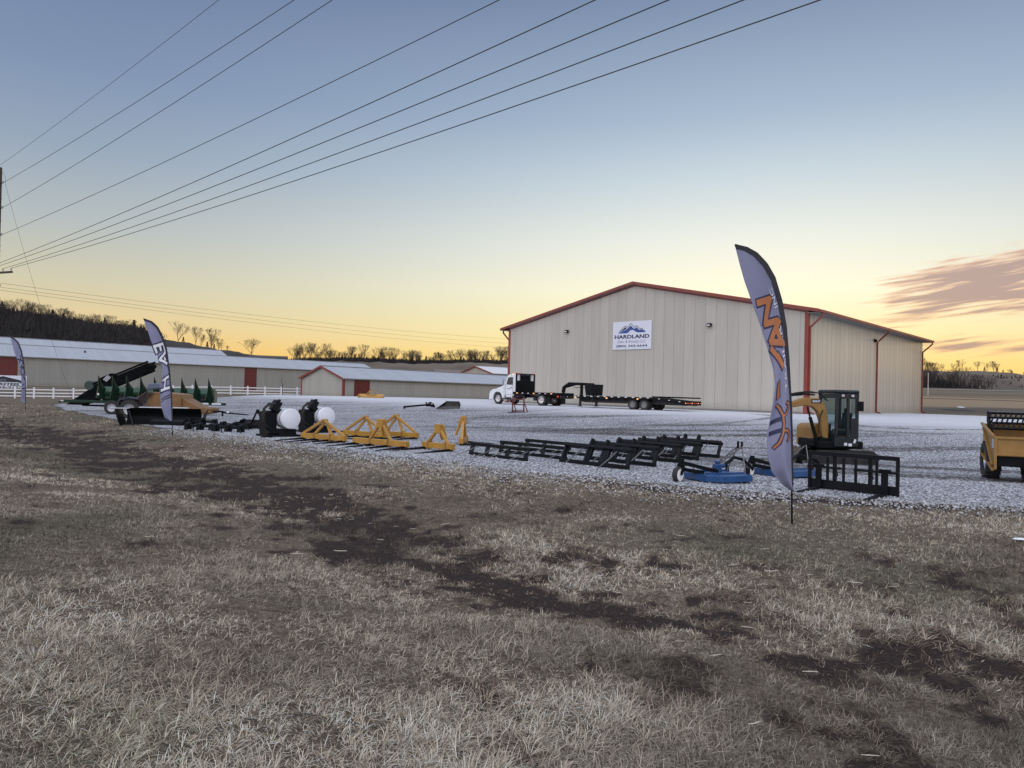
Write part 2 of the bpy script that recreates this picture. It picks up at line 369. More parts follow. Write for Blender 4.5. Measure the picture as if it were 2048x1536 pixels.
def greenmap(x, y):
    s = S(x, y)
    return np.clip((fbm(x * .38 + 5, y * .38, 4, 44) - .52) * 3.5 + np.exp(-((s - 8.2) / 1.8) ** 2) * .75 * sm((x - 1) / 3) * sm((fbm(x * .5, y * .5, 3, 48) - .35) * 4), 0, 1)
ang = np.concatenate([np.linspace(-180, -52, 40, endpoint=False), np.linspace(-52, 52, 460, endpoint=False), np.linspace(52, 180, 40, endpoint=False)])
rr = np.concatenate([[.02], np.geomspace(.6, 1500, 400)])
A, RR = np.meshgrid(np.radians(ang), rr); gx = RR * np.sin(A); gy = RR * np.cos(A)
gzv = g(gx, gy); ts, tt = S(gx, gy), T(gx, gy)
ed = ts - edge(tt); inside = sm((ed - .15) / .5) * sm((farS(tt) - ts) / 1.0) * (tt < 84)
near = 1 - sm((RR - 20) / 40)
gzv = gzv + (fbm(gx * 1.3, gy * 1.3, 5, 3) - .5) * .09 * near * (1 - inside) - .09 * inside
V = np.stack([gx, gy, gzv], -1).reshape(-1, 3)
fl, ls = gridfaces(len(rr), len(ang), True)
dm = dirtmap(gx, gy); gm = greenmap(gx, gy)
field = sm((gy - 72) / 10) * sm((gx - 12) / 8)
ground = npmesh('ground', V, fl, ls, [], True, {'dirt': ('FLOAT', dm), 'green': ('FLOAT', gm), 'field': ('FLOAT', field)})
ground['kind'] = 'structure'
m = bpy.data.materials.new('grass_soil'); m.use_nodes = True; tr = m.node_tree; b = tr.nodes['Principled BSDF']; b.inputs['Roughness'].default_value = .95; b.inputs['Specular IOR Level'].default_value = .15
def attr(tr, n): a = N(tr, 'ShaderNodeAttribute'); a.attribute_name = n; return a
tcn = N(tr, 'ShaderNodeTexCoord')
def noise(tr, vec, scale, det=4, rough=.5, dist=0, sc3=None):
    if sc3:
        mp = N(tr, 'ShaderNodeMapping'); mp.inputs['Scale'].default_value = sc3; tr.links.new(vec, mp.inputs[0]); vec = mp.outputs[0]
    n = N(tr, 'ShaderNodeTexNoise'); n.inputs['Scale'].default_value = scale; n.inputs['Detail'].default_value = det; n.inputs['Roughness'].default_value = rough
    n.inputs['Distortion'].default_value = dist; tr.links.new(vec, n.inputs['Vector']); return n.outputs[0]
O = tcn.outputs['Object']
fine = M_(tr, 'ADD', M_(tr, 'MULTIPLY', noise(tr, O, 38, 6, .7), .5), M_(tr, 'MULTIPLY', noise(tr, O, 11, 5, .7, .4), .5)); mid = noise(tr, O, 5, 6, .65, .3)
straw = ramp(tr, fine, [(.32, (.026, .019, .014)), (.5, (.125, .098, .073)), (.7, (.32, .262, .198))], 'LINEAR')
grn = ramp(tr, fine, [(.3, (.045, .042, .03)), (.7, (.15, .138, .1))], 'LINEAR')
soil = ramp(tr, noise(tr, O, 26, 7, .7), [(.3, (.012, .008, .0075)), (.7, (.06, .043, .038))], 'LINEAR')
base = mixc(tr, M_(tr, 'MULTIPLY', attr(tr, 'green').outputs['Fac'], .7), straw, grn)
dd = M_(tr, 'ADD', attr(tr, 'dirt').outputs['Fac'], M_(tr, 'MULTIPLY', M_(tr, 'SUBTRACT', mid, .5), .5), clamp=True)
base = mixc(tr, maprange(tr, M_(tr, 'ADD', dd, M_(tr, 'MULTIPLY', M_(tr, 'SUBTRACT', fine, .5), .9)), .12, .8), base, soil)
fn = noise(tr, O, 1, 5, .6, .2, (.012, .05, .01)); sx_ = N(tr, 'ShaderNodeSeparateXYZ'); tr.links.new(O, sx_.inputs[0])
yy_ = M_(tr, 'ADD', sx_.outputs[1], M_(tr, 'MULTIPLY', M_(tr, 'SUBTRACT', fn, .5), 70))
fcol = ramp(tr, maprange(tr, yy_, 70, 230, 0, 1, False), [(0, (.075, .068, .062)), (.14, (.085, .075, .066)), (.2, (.25, .19, .13)), (.42, (.27, .2, .135)), (.5, (.12, .095, .07)), (.7, (.17, .135, .095)), (1, (.1, .085, .07))], 'LINEAR')
fcol = mixc(tr, M_(tr, 'MULTIPLY', fine, .3), fcol, (.05, .045, .035))
base = mixc(tr, attr(tr, 'field').outputs['Fac'], base, fcol)
tr.links.new(base, b.inputs['Base Color'])
bp = N(tr, 'ShaderNodeBump'); bp.inputs['Strength'].default_value = .9; bp.inputs['Distance'].default_value = .04
tr.links.new(M_(tr, 'ADD', noise(tr, O, 22, 8, .75), noise(tr, O, 3, 4)), bp.inputs['Height']); tr.links.new(bp.outputs[0], b.inputs['Normal'])
ground.data.materials.append(m)

# ------------------------------------------------------------------ gravel lot
tv = np.concatenate([np.linspace(-60, -12, 90, endpoint=False), np.linspace(-12, 45, 420, endpoint=False), np.linspace(45, 82, 130)])
uv_ = np.linspace(0, 1, 330) ** 1.9
e0 = edge(tv) + (fbm(tv * 2.2, tv * 0 + 1, 4, 8) - .5) * .5; e1 = np.maximum(farS(tv) + (fbm(tv * .5, tv * 0, 3, 9) - .5) * 2, e0 + 1)
SS = e0[None, :] + uv_[:, None] * (e1 - e0)[None, :]; TT = np.broadcast_to(tv, SS.shape)
D = .69 * .69 + .724 * .724
px_ = (SS * .69 - TT * .724) / D; py_ = (SS * .724 + TT * .69) / D
zz = g(px_, py_) + .012 + (fbm(px_ * 1.1, py_ * 1.1, 4, 71) - .5) * .05 * (1 - .7 * sm((SS - 32) / 8)) - .05 * (1 - sm((SS - e0[None, :]) / .35)) - .1 * sm((SS - e1[None, :] + .6) / .6)
ys = py_; xs = px_
trk = np.clip((fbm(xs * .09 + 3, ys * .85 + .25 * xs * .85, 5, 61) - .535) * 8, 0, 1.3) * sm((SS - 17) / 4) * (1 - sm((SS - 36) / 5))
trk = trk * (.5 + .5 * sm((xs + 2) / 8)) + np.clip((fbm(xs * .07 + 9, ys * 1.2 - .3 * xs, 5, 65) - .56) * 6, 0, 1) * sm((SS - 20) / 4) * .6 * (1 - sm((SS - 34) / 5))
for cx_, cy_, r_, a_ in ((6.5, 44, 9.5, .8), (24, 37, 6.5, 1.), (24.6, 36, 8.2, .8), (-9, 58, 16, .5)):
    dd_ = np.abs(np.hypot(xs - cx_, (ys - cy_) * 1.6) - r_) ; trk = np.maximum(trk, np.exp(-(dd_ / .4) ** 2) * a_ * 1.4 * sm((fbm(xs * .8, ys * .8, 3, 5) - .3) * 4) * (ys < cy_ + 2))
pad = sm((SS - 34) / 9)
edg = 1 - sm((SS - e0[None, :]) / (.35 + 1.0 * fbm(xs * .9, ys * .9, 3, 77)))
fl, ls = gridfaces(*SS.shape)
gravel = npmesh('gravel_yard', np.stack([px_, py_, zz], -1).reshape(-1, 3), fl, ls, [], True, {'track': ('FLOAT', trk), 'pad': ('FLOAT', pad), 'edg': ('FLOAT', edg)})
gravel['kind'] = 'structure'
m = bpy.data.materials.new('gravel'); m.use_nodes = True; tr = m.node_tree; b = tr.nodes['Principled BSDF']; b.inputs['Roughness'].default_value = .9; b.inputs['Specular IOR Level'].default_value = .2
tcn = N(tr, 'ShaderNodeTexCoord'); O = tcn.outputs['Object']
v = N(tr, 'ShaderNodeTexVoronoi'); v.inputs['Scale'].default_value = 17; tr.links.new(O, v.inputs['Vector'])
v2 = N(tr, 'ShaderNodeTexVoronoi'); v2.inputs['Scale'].default_value = 7; tr.links.new(O, v2.inputs['Vector'])
sepc = N(tr, 'ShaderNodeSeparateColor'); tr.links.new(v.outputs['Color'], sepc.inputs[0])
sep2 = N(tr, 'ShaderNodeSeparateColor'); tr.links.new(v2.outputs['Color'], sep2.inputs[0])
gcol = ramp(tr, sepc.outputs[0], [(0, (.2, .205, .225)), (.25, (.44, .46, .51)), (.6, (.62, .64, .71)), (1, (.80, .82, .88))], 'LINEAR')
gcol = mixc(tr, .25, gcol, ramp(tr, sep2.outputs[0], [(0, (.2, .2, .22)), (1, (.68, .69, .74))], 'LINEAR'))
gcol = mixc(tr, maprange(tr, v.outputs['Distance'], .38, .62), gcol, (.1, .1, .11))
big = noise(tr, O, .35, 5, .6); gcol = mixc(tr, maprange(tr, big, .45, .68), gcol, mixc(tr, 1.0, gcol, (.8, .8, .82), 'MULTIPLY'))
padc = ramp(tr, noise(tr, O, 9, 6, .7), [(.3, (.47, .485, .53)), (.7, (.62, .635, .68))], 'LINEAR')
gcol = mixc(tr, attr(tr, 'pad').outputs['Fac'], gcol, padc)
tn = noise(tr, O, 7, 5, .7); tmask = M_(tr, 'MULTIPLY', attr(tr, 'track').outputs['Fac'], maprange(tr, tn, .35, .6))
gcol = mixc(tr, M_(tr, 'MULTIPLY', tmask, 1.0, clamp=True), gcol, (.055, .052, .05))
weeds = M_(tr, 'MULTIPLY', maprange(tr, noise(tr, O, 2.2, 7, .75), .6, .68), .7)
gcol = mixc(tr, weeds, gcol, (.13, .12, .11))
em = M_(tr, 'ADD', attr(tr, 'edg').outputs['Fac'], M_(tr, 'MULTIPLY', M_(tr, 'SUBTRACT', noise(tr, O, 6, 6, .7), .5), 1.6))
gcol = mixc(tr, maprange(tr, em, .42, .6), gcol, (.085, .07, .06))
tr.links.new(gcol, b.inputs['Base Color'])
bp = N(tr, 'ShaderNodeBump'); bp.inputs['Strength'].default_value = .8; bp.inputs['Distance'].default_value = .035; bp.invert = True
tr.links.new(M_(tr, 'ADD', v.outputs['Distance'], M_(tr, 'MULTIPLY', noise(tr, O, 3, 5), -1.0)), bp.inputs['Height']); tr.links.new(bp.outputs[0], b.inputs['Normal'])
gravel.data.materials.append(m)

# ------------------------------------------------------------------ loose stones along the edge of the lot
rng = np.random.default_rng(5)
ico = bmesh.new(); bmesh.ops.create_icosphere(ico, subdivisions=1, radius=1.0); iv = np.array([v.co[:] for v in ico.verts]); itf = np.array([[v.index for v in f.verts] for f in ico.faces]); ico.free()
n = 22000
t_ = rng.uniform(-9, 32, n); so = rng.exponential(1.6, n) - .25 - rng.exponential(.55, n); s_ = edge(t_) + so
x_ = (s_ * .69 - t_ * .724) / D; y_ = (s_ * .724 + t_ * .69) / D
sz = rng.uniform(.008, .024, n) * (1 + .5 * (rng.random(n) > .9)); zb = g(x_, y_) + .01
sc3 = rng.uniform(.6, 1.3, (n, 1, 3)) * sz[:, None, None]; th = rng.uniform(0, 6.28, n); cth, sth = np.cos(th), np.sin(th)
vv = iv[None] * sc3 * (1 + rng.uniform(-.25, .25, (n, len(iv), 1))); vx = vv[..., 0] * cth[:, None] - vv[..., 1] * sth[:, None]; vy = vv[..., 0] * sth[:, None] + vv[..., 1] * cth[:, None]
vv = np.stack([vx + x_[:, None], vy + y_[:, None], vv[..., 2] * .75 + zb[:, None] + sz[:, None] * .35], -1).reshape(-1, 3)
ff = (itf[None] + (np.arange(n) * len(iv))[:, None, None]).reshape(-1)
shade = np.repeat(rng.uniform(.2, .58, n), len(iv)); colr = np.stack([shade, shade * 1.01, shade * 1.06, np.ones_like(shade)], -1)
stones = npmesh('loose_gravel', vv, ff, np.arange(len(ff) // 3) * 3, [], False, {'Col': ('FLOAT_COLOR', colr)})
stones['kind'] = 'stuff'; tag(stones, 'loose pale limestone gravel scattered along the edge of the lot', 'gravel')
def colmat(name, rough=.9, trans=0):
    m = bpy.data.materials.new(name); m.use_nodes = True; tr = m.node_tree; b = tr.nodes['Principled BSDF']; b.inputs['Roughness'].default_value = rough; b.inputs['Specular IOR Level'].default_value = .2
    a = attr(tr, 'Col'); tc_ = N(tr, 'ShaderNodeTexCoord'); nn = noise(tr, tc_.outputs['Object'], 30, 3)
    c = mixc(tr, 1.0, a.outputs['Color'], ramp(tr, nn, [(.3, (.85, .85, .85)), (.7, (1.1, 1.1, 1.1))], 'LINEAR'), 'MULTIPLY'); tr.links.new(c, b.inputs['Base Color']); return m
stones.data.materials.append(colmat('stone'))

# ------------------------------------------------------------------ dormant grass
def blades(tx, ty, nb, L, Wd, seed, name_=None):
    r = np.random.default_rng(seed); n = len(tx) * nb
    tox = np.repeat(tx, nb); toy = np.repeat(ty, nb)
    L = np.repeat(L, nb) * r.uniform(.45, 1.25, n); Wd = np.repeat(Wd, nb) * r.uniform(.7, 1.2, n)
    tdir = np.repeat(r.uniform(0, 6.28, len(tx)), nb)
    a = np.where(r.random(n) < .5, tdir + r.normal(0, .6, n), r.uniform(0, 6.28, n)) + .25
    rad = np.abs(r.normal(0, .035, n)); bx = tox + np.cos(a) * rad; by = toy + np.sin(a) * rad
    lean = np.where(r.random(n) < .62, r.uniform(.95, 1.5, n), r.uniform(.25, 1.1, n)); bend = r.uniform(.1, .9, n); z0 = g(bx, by) - .005 + (fbm(bx * 1.3, by * 1.3, 5, 3) - .5) * .09
    dx, dy = np.cos(a), np.sin(a); sx, sy = -dy, dx
    pts = []
    l1 = lean; l2 = np.minimum(lean + bend * .6, 1.75); l3 = np.minimum(lean + bend * 1.2, 2.1)
    h = 0; d = 0; P = [(0, 0)]
    for l in (l1, l2, l3): h = h + np.cos(l) * L / 3; d = d + np.sin(l) * L / 3; P.append((d, np.maximum(h, .004)))
    crook = r.normal(0, .18, n) * L
    for k, (wf) in enumerate((.9, 1., .75)):
        d_, h_ = P[k]; cx = bx + dx * d_ + sx * crook * (k / 3) ** 2; cy = by + dy * d_ + sy * crook * (k / 3) ** 2
        tw = Wd * wf * .5
        pts += [np.stack([cx - sx * tw, cy - sy * tw, z0 + h_], -1), np.stack([cx + sx * tw, cy + sy * tw, z0 + h_ + tw * .3], -1)]
    d_, h_ = P[3]; pts.append(np.stack([bx + dx * d_ + sx * crook, by + dy * d_ + sy * crook, z0 + h_], -1))
    Vv = np.stack(pts, 1).reshape(-1, 3)
    o = (np.arange(n) * 7)[:, None]
    F_ = np.concatenate([o + np.array([[0, 1, 3, 2]]), o + np.array([[2, 3, 5, 4]]), o + np.array([[4, 5, 6]])], 1).ravel()
    LS = (np.arange(n) * 11)[:, None] + np.array([[0, 4, 8]])
    gr = greenmap(bx, by); dr = dirtmap(bx, by)
    pv = np.repeat(r.uniform(.6, 1.15, len(tx)), nb) * r.uniform(.6, 1.3, n) * np.clip(-.25 + 2.4 * fbm(bx * .6, by * .6, 4, 90), .4, 1.6)
    st_ = np.array([.52, .45, .36]); gn = np.array([.17, .18, .115]); br = np.array([.15, .10, .07])
    k = np.clip(gr * .85 + r.normal(0, .22, n), 0, 1)[:, None]; c = st_ * (1 - k) + gn * k
    k2 = np.clip(dr * .75 + (r.random(n) < .35) * .6, 0, 1)[:, None]; c = c * (1 - k2) + br * k2
    c = np.clip(c * pv[:, None], .01, .62); c = np.concatenate([c, np.ones((n, 1))], 1)
    return Vv, F_, LS.ravel(), np.repeat(c, 7, 0)
def scatter(y0, y1, dens, seed, xr=.80, smax=None):
    r = np.random.default_rng(seed); area = xr * 2 * (y1 ** 2 - y0 ** 2) / 2; n = int(area * dens)
    y = np.sqrt(r.uniform(y0 ** 2, y1 ** 2, n)); x = r.uniform(-xr, xr, n) * y
    e = edge(T(x, y)) + .15; k = (S(x, y) < e + r.normal(0, .18, n)) & (r.random(n) > np.clip(dirtmap(x, y) * 1.2 - .15, 0, .88))
    return x[k], y[k]
parts = []; off = 0; vo = 0
for (y0, y1, dens, nb, L, wd, sd_) in ((2.3, 4.6, 560, 11, .08, .003, 1), (4.6, 7.5, 330, 11, .075, .0038, 2), (7.5, 12, 210, 10, .07, .0052, 3), (12, 20, 90, 9, .07, .008, 4), (20, 34, 30, 8, .075, .013, 5), (34, 60, 7, 7, .1, .025, 6)):
    x, y = scatter(y0, y1, dens, sd_)
    cl = fbm(x * 1.1, y * 1.1, 3, 55); Ls = L * np.clip(-.1 + 2.3 * cl, .35, 1.9) ; 
    parts.append(blades(x, y, nb, Ls, np.full(len(x), wd), 100 + sd_))
Va = []; Fa = []; La = []; Ca = []; vo = lo = 0
for v_, f_, l_, c_ in parts:
    Va.append(v_); Fa.append(f_ + vo); La.append(l_ + lo); Ca.append(c_); vo += len(v_); lo += len(f_)
print('blades', vo // 7)
grass = npmesh('dry_grass', np.concatenate(Va), np.concatenate(Fa), np.concatenate(La), [colmat('dry_blade', .75)], False, {'Col': ('FLOAT_COLOR', np.concatenate(Ca))})
grass['kind'] = 'stuff'; tag(grass, 'dormant straw coloured turf grass on the roadside verge', 'grass')
del Va, Fa, La, Ca, parts

# ------------------------------------------------------------------ hills
def hill(name, prof, fr, bk, col, z0=0.5, rough=1.5):
    prof = np.array(prof, float); pxs = np.linspace(prof[0, 0], prof[-1, 0], 260)
    py = np.interp(pxs, prof[:, 0], prof[:, 1]); yd = np.interp(pxs, prof[:, 0], prof[:, 2]); rows = []
    C_ = [atY(a, b_, c_) for a, b_, c_ in zip(pxs, py, yd)]
    cx = np.array([c[0] for c in C_]); cy = np.array([c[1] for c in C_]); cz = np.array([c[2] for c in C_]) + (fbm(pxs * .05, pxs * 0, 4, 7) - .5) * rough
    rl = np.hypot(cx, cy); dx = cx / rl; dy = cy / rl
    ks = np.concatenate([np.linspace(-1, 0, 30), np.linspace(.03, 1, 20)])
    for k in ks:
        dd = k * (fr if k < 0 else bk); f = (.5 + .5 * math.cos(k * math.pi)) ** .8
        x = cx + dx * dd; y = cy + dy * dd; z = z0 + (cz - z0) * f - (1 if abs(k) > .99 else 0)
        z = z + (fbm(x * .03, y * .03, 4, 9) - .5) * 3 * math.sin(abs(k) * math.pi) ; rows.append(np.stack([x, y, z], -1))
    Vv = np.stack(rows, 0).reshape(-1, 3); fl, ls = gridfaces(len(ks), 260)
    o = npmesh(name, Vv, fl, ls, [col], True); o['kind'] = 'structure'
    return o, (pxs, cx, cy, cz)
HM = mat('hill_grass', (.10, .078, .06), .95, 0, .4, .03, bump=.3, bscale=.5)
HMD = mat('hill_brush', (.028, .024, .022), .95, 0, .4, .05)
LP = [(-900, 640, 300), (-400, 612, 290), (-150, 616, 280), (0, 626, 270), (60, 637, 268), (120, 647, 266), (200, 657, 262), (260, 665, 260), (300, 674, 260), (340, 682, 260), (400, 692, 261), (450, 701, 262), (490, 708, 264), (560, 716, 266), (620, 724, 270), (700, 740, 270)]
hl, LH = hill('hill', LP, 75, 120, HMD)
MP = [(520, 735, 380), (600, 724, 370), (700, 722, 360), (760, 724, 350), (850, 728, 350), (1015, 727, 350), (1200, 725, 350), (1500, 730, 350), (1700, 734, 350), (1840, 739, 345), (1860, 742, 340), (1900, 743, 340), (1950, 742, 340), (2000, 744, 340), (2030, 748, 340), (2060, 754, 340), (2150, 752, 340), (2500, 740, 330), (3000, 730, 320)]
hm, MH = hill('hill', MP, 110, 150, HM)

# ------------------------------------------------------------------ trees
def tree_meshes(seed, H=9., spread=.5, dens=1.0, conical=False):
    r = random.Random(seed); tb = MB(); cb = MB()
    def limb(p, d, L, rad, depth, mb):
        q = Vector(p); n = 3 if depth < 2 else 2; pts = [q.copy()]
        for i in range(n):
            d = (d + Vector((r.uniform(-1, 1), r.uniform(-1, 1), r.uniform(-.1, .5))) * .16).normalized(); e = q + d * L / n
            ra = rad * (1 - .4 * i / n); rb = rad * (1 - .4 * (i + 1) / n); mb.cyl(q, e, ra, 5 if depth == 0 else 3, rb, caps=False); q = e
            if depth >= 1 and depth < 5 and (i > 0 or depth > 1):
                s_ = (d + Vector((r.uniform(-1, 1), r.uniform(-1, 1), r.uniform(-.1, .5))) * .75).normalized(); limb(q, s_, L * r.uniform(.4, .6), max(rb * .55, .022), depth + 2, cb)
        if depth < 5:
            k_ = r.choice((4, 5)) if depth == 0 else r.choice((2, 2, 3)); a0 = r.uniform(0, 6.28)
            for k in range(k_):
                a_ = a0 + k * 6.28 / k_ + r.uniform(-.5, .5); w = spread * r.uniform(.5, 1.25)
                s_ = (d * (1 if depth else .9) + Vector((math.cos(a_) * w, math.sin(a_) * w, .25))).normalized(); limb(q, s_, (H * .30 if depth == 0 else L * r.uniform(.62, .8)), max(rad * .55, .025), depth + 1, cb)
    limb(Vector((0, 0, -.3)), Vector((r.uniform(-.06, .06), r.uniform(-.06, .06), 1)).normalized(), H * r.uniform(.12, .2), H * .02, 0, tb)
    return tb, cb
HT = {}
def make_tree(seed, label, group, H=9., spread=.5, dens=.62, name='bare_tree'):
    tb, cb = tree_meshes(seed, H, spread, dens); o = thing(name, label, 'tree', (0, 0, 0), 0, group)
    HT[o.name] = max(v[2] for v in list(tb.v) + list(cb.v)); tb.build('trunk', BARK, o); cb.build('crown', TWIG, o); return o
def make_cedar(seed, label, group, H=5.):
    r = random.Random(seed); o = thing('cedar_tree', label, 'tree', (0, 0, 0), 0, group); MB().cyl((0, 0, -.2), (0, 0, H * .9), .12, 6, .03).build('trunk', BARK, o)
    mb = MB()
    for i in range(260):
        z = r.random() ** .8; rad = (1 - z) * H * .24 * r.uniform(.5, 1.15) + .08; a = r.uniform(0, 6.28); c = Vector((math.cos(a) * rad, math.sin(a) * rad, .25 + z * H * .95))
        u = Vector((r.uniform(-1, 1), r.uniform(-1, 1), r.uniform(-.3, 1))) * .45; w = Vector((r.uniform(-1, 1), r.uniform(-1, 1), r.uniform(-.5, .5))) * .4
        mb.add([c - u - w * .5, c + w * .6, c + u], [(0, 1, 2)])
    mb.build('crown', CEDAR, o); return o
LBL = {'left': ('leafless tree on the crest of the dark wooded hill at the left', 'bare trees along the left hill crest'),
       'leftc': ('dark cedar among bare trees on the crest of the left hill', 'cedars along the left hill crest'),
       'mid': ('leafless tree in the low treeline behind the long barns', 'bare trees in the treeline behind the barns'),
       'midc': ('small dark cedar in the low treeline behind the long barns', 'cedars in the treeline behind the barns'),
       'right': ('leafless tree on the rise beyond the right end of the big building', 'bare trees on the rise at the right'),
       'rightc': ('dark round evergreen on the grassy rise at the right edge', 'evergreens on the rise at the right'),
       'slope': ('leafless tree on the open slope between the left hill wood and the lone tree', 'bare trees on the open slope')}
rt = random.Random(3)
protos = {}
def put_tree(kind, key, px, base_py, yd, hpx, var):
    p = atY(px, base_py, yd); H = hpx / 1415 * yd; k = (key, var)
    if k not in protos:
        protos[k] = (make_cedar(var + 50, *LBL[key], H=5.) if kind == 'c' else make_tree(var + 10, *LBL[key], H=9., spread=(.38, .6, .8, .32, .48, .7)[var % 6])); o = protos[k]
    else: o = dup(protos[k], (0, 0, 0), 0)
    s = H / (5.2 if kind == 'c' else HT[protos[k].name] * .93) * rt.uniform(.92, 1.08)
    o.location = (p.x, p.y, p.z - .3); o.rotation_euler = (0, 0, rt.uniform(0, 6.28)); o.scale = (s * rt.uniform(.9, 1.15), s * rt.uniform(.9, 1.15), s); return o
def crest(H_, px): return np.interp(px, H_[0], H_[1]), np.interp(px, H_[0], H_[2]), np.interp(px, H_[0], H_[3])
def on_crest(kind, key, H_, px, hpx, var, fwd=0):
    x, y, z = crest(H_, px); o = put_tree(kind, key, px, 700, y, hpx, var); o.location = (x + rt.uniform(-2, 2), y - fwd, z - .5 - fwd * .02); return o
px = -60
while px < 292:
    h = rt.uniform(16, 42) * (1 if px < 190 else .75); on_crest('b', 'left', LH, px, h, rt.randrange(5), rt.uniform(0, 10)); px += rt.uniform(4.5, 9)
for px in (2, 12, 20, 97, 104, 112, 146, 150, 247, 217, 260, 272): on_crest('c', 'leftc', LH, px, rt.uniform(16, 30), rt.randrange(3), rt.uniform(0, 6))
for px, h, v_ in ((366, 44, 2), (387, 40, 1), (402, 27, 3), (418, 38, 0), (428, 30, 4), (438, 28, 1), (450, 19, 2), (464, 15, 3)): on_crest('b', 'slope', LH, px, h, v_, 0)
ords = ('leftmost, tallest leafless tree', 'second leafless tree from the left, a bit shorter,', 'low leafless tree, third from the left,', 'broad leafless tree, fourth from the left,', 'fifth leafless tree from the left', 'sixth leafless tree from the left, low and round,', 'small leafless tree, seventh from the left,', 'smallest, rightmost leafless tree')
for o_, l_ in zip([q for q in COL.objects if q.get('group') == LBL['slope'][1]], ords): o_['label'] = l_ + ' of the row on the open slope'
for px in (381, 425, 436): on_crest('c', 'leftc', LH, px, 16, 1, 2)
o = make_tree(77, 'lone leafless tree standing on the open hilltop left of the treeline', None, 9., .85); 
if 'group' in o: del o['group']
x, y, z = crest(LH, 502); o.location = (x, y, z - .4); s = 36 / 1415 * y / HT[o.name]; o.scale = (s * 1.25, s * 1.25, s)
px = 598
while px < 1025:
    h = rt.uniform(12, 34) * (1.15 if px < 660 or px > 980 else .95); on_crest('b', 'mid', MH, px, h, rt.randrange(5), rt.uniform(0, 14)); px += rt.choice((rt.uniform(1.5, 3.5), rt.uniform(3, 8)))
for px in (655, 668, 690, 715, 735, 757, 760, 790, 830, 860, 925, 932, 955, 965, 990, 1001, 1012): on_crest('c', 'midc', MH, px, rt.uniform(9, 17), rt.randrange(3), rt.uniform(4, 12))
for px, h, v_ in ((1848, 20, 0), (1852, 17, 2), (1857, 15, 1), (1867, 17, 3), (1875, 15, 0), (1890, 13, 1), (1902, 17, 2), (1912, 20, 4), (1962, 17, 1), (1972, 17, 2), (1980, 19, 3), (1988, 16, 0), (2020, 8, 1)):
    on_crest('b', 'right', MH, px, h * 1.2, v_, 0)
rl_ = [q for q in COL.objects if q.get('group') == LBL['right'][1]]
ow = ('first', 'second', 'third', 'fourth', 'fifth', 'sixth', 'seventh', 'eighth')
for i_, o_ in enumerate(rl_[:8]): o_['label'] = 'leafless tree rising above the thicket, %s from the big building' % ow[i_]
for i_, o_ in enumerate(rl_[8:12]): o_['label'] = 'spreading leafless tree on the bare hilltop at the right, %s from the left' % ow[i_]
rl_[12]['label'] = 'low leafless tree farthest right on the bare hilltop'
for px, h in ((1926, 5), (1934, 6), (1942, 5), (1976, 11), (1986, 12), (2008, 8), (2018, 9), (2030, 8), (2040, 7), (2052, 8)): on_crest('c', 'rightc', MH, px, h, 1, 0)
# brushy woods: low dense mass
def woods(name, label, pts, hmin, hmax, per, seed, wd=.16, mt=TWIG):
    r = np.random.default_rng(seed); vs = []; n = 0
    P = np.repeat(np.array(pts), per, 0); m_ = len(P); P = P + np.stack([r.normal(0, 2.2, m_), r.normal(0, 2.2, m_), np.zeros(m_)], -1)
    h = r.uniform(hmin, hmax, m_); a = r.uniform(0, 6.28, m_); ln = r.uniform(0, .45, m_); zb = r.random(m_) * h * .5
    tip = P + np.stack([np.cos(a) * ln * h * .5, np.sin(a) * ln * h * .5, zb + h * .5], -1); bs = P + np.stack([0 * a, 0 * a, zb - .5], -1)
    w_ = r.uniform(.4, 1.2, m_) * wd; sd_ = np.stack([np.cos(a + 1.57) * w_, np.sin(a + 1.57) * w_, 0 * a], -1)
    sd_[:, 0] = np.abs(sd_[:, 0]) + .4 * w_
    Vv = np.stack([bs - sd_, bs + sd_, tip], 1).reshape(-1, 3)
    o = npmesh(name, Vv, np.arange(len(Vv)), np.arange(m_) * 3, [mt], False); o['kind'] = 'stuff'; tag(o, label, 'woods'); return o
def hillpts(H_, a, b_, n, f0, f1, prof, fr, z0=.5):
    r = random.Random(n); out = []
    for i in range(n):
        px = r.uniform(a, b_); x, y, z = crest(H_, px); k = r.uniform(f0, f1); rl = math.hypot(x, y); f = (.5 + .5 * math.cos(k * math.pi)) ** .8
        out.append((x - x / rl * k * fr, y - y / rl * k * fr, z0 + (z - z0) * f))
    return out
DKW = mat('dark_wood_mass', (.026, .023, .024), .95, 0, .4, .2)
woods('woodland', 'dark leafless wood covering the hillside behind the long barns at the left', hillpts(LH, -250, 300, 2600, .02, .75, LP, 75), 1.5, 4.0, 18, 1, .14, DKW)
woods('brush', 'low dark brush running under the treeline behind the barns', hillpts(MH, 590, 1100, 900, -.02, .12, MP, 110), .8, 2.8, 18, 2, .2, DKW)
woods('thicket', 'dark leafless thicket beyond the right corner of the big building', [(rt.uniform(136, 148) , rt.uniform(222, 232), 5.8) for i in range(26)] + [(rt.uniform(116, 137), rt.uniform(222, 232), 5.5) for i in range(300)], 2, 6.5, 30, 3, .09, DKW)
LBL['thick'] = ('leafless tree standing at the edge of the dark thicket beyond the building', 'bare trees at the edge of the thicket')
for i in range(16):
    X_ = 127 + i * 1.5 + rt.uniform(-.5, .5); o = put_tree('b', 'thick', 1900, 760, 222, rt.uniform(34, 52) if i < 9 else rt.uniform(22, 36), rt.randrange(4)); o.location = (X_, 220 + rt.uniform(-3, 3), 6.0)
woods('brush', 'sparse dark brush scattered on the grassy slope at the right', hillpts(MH, 1900, 2400, 90, .3, .8, MP, 110), .6, 2.2, 12, 4, .2, DKW)
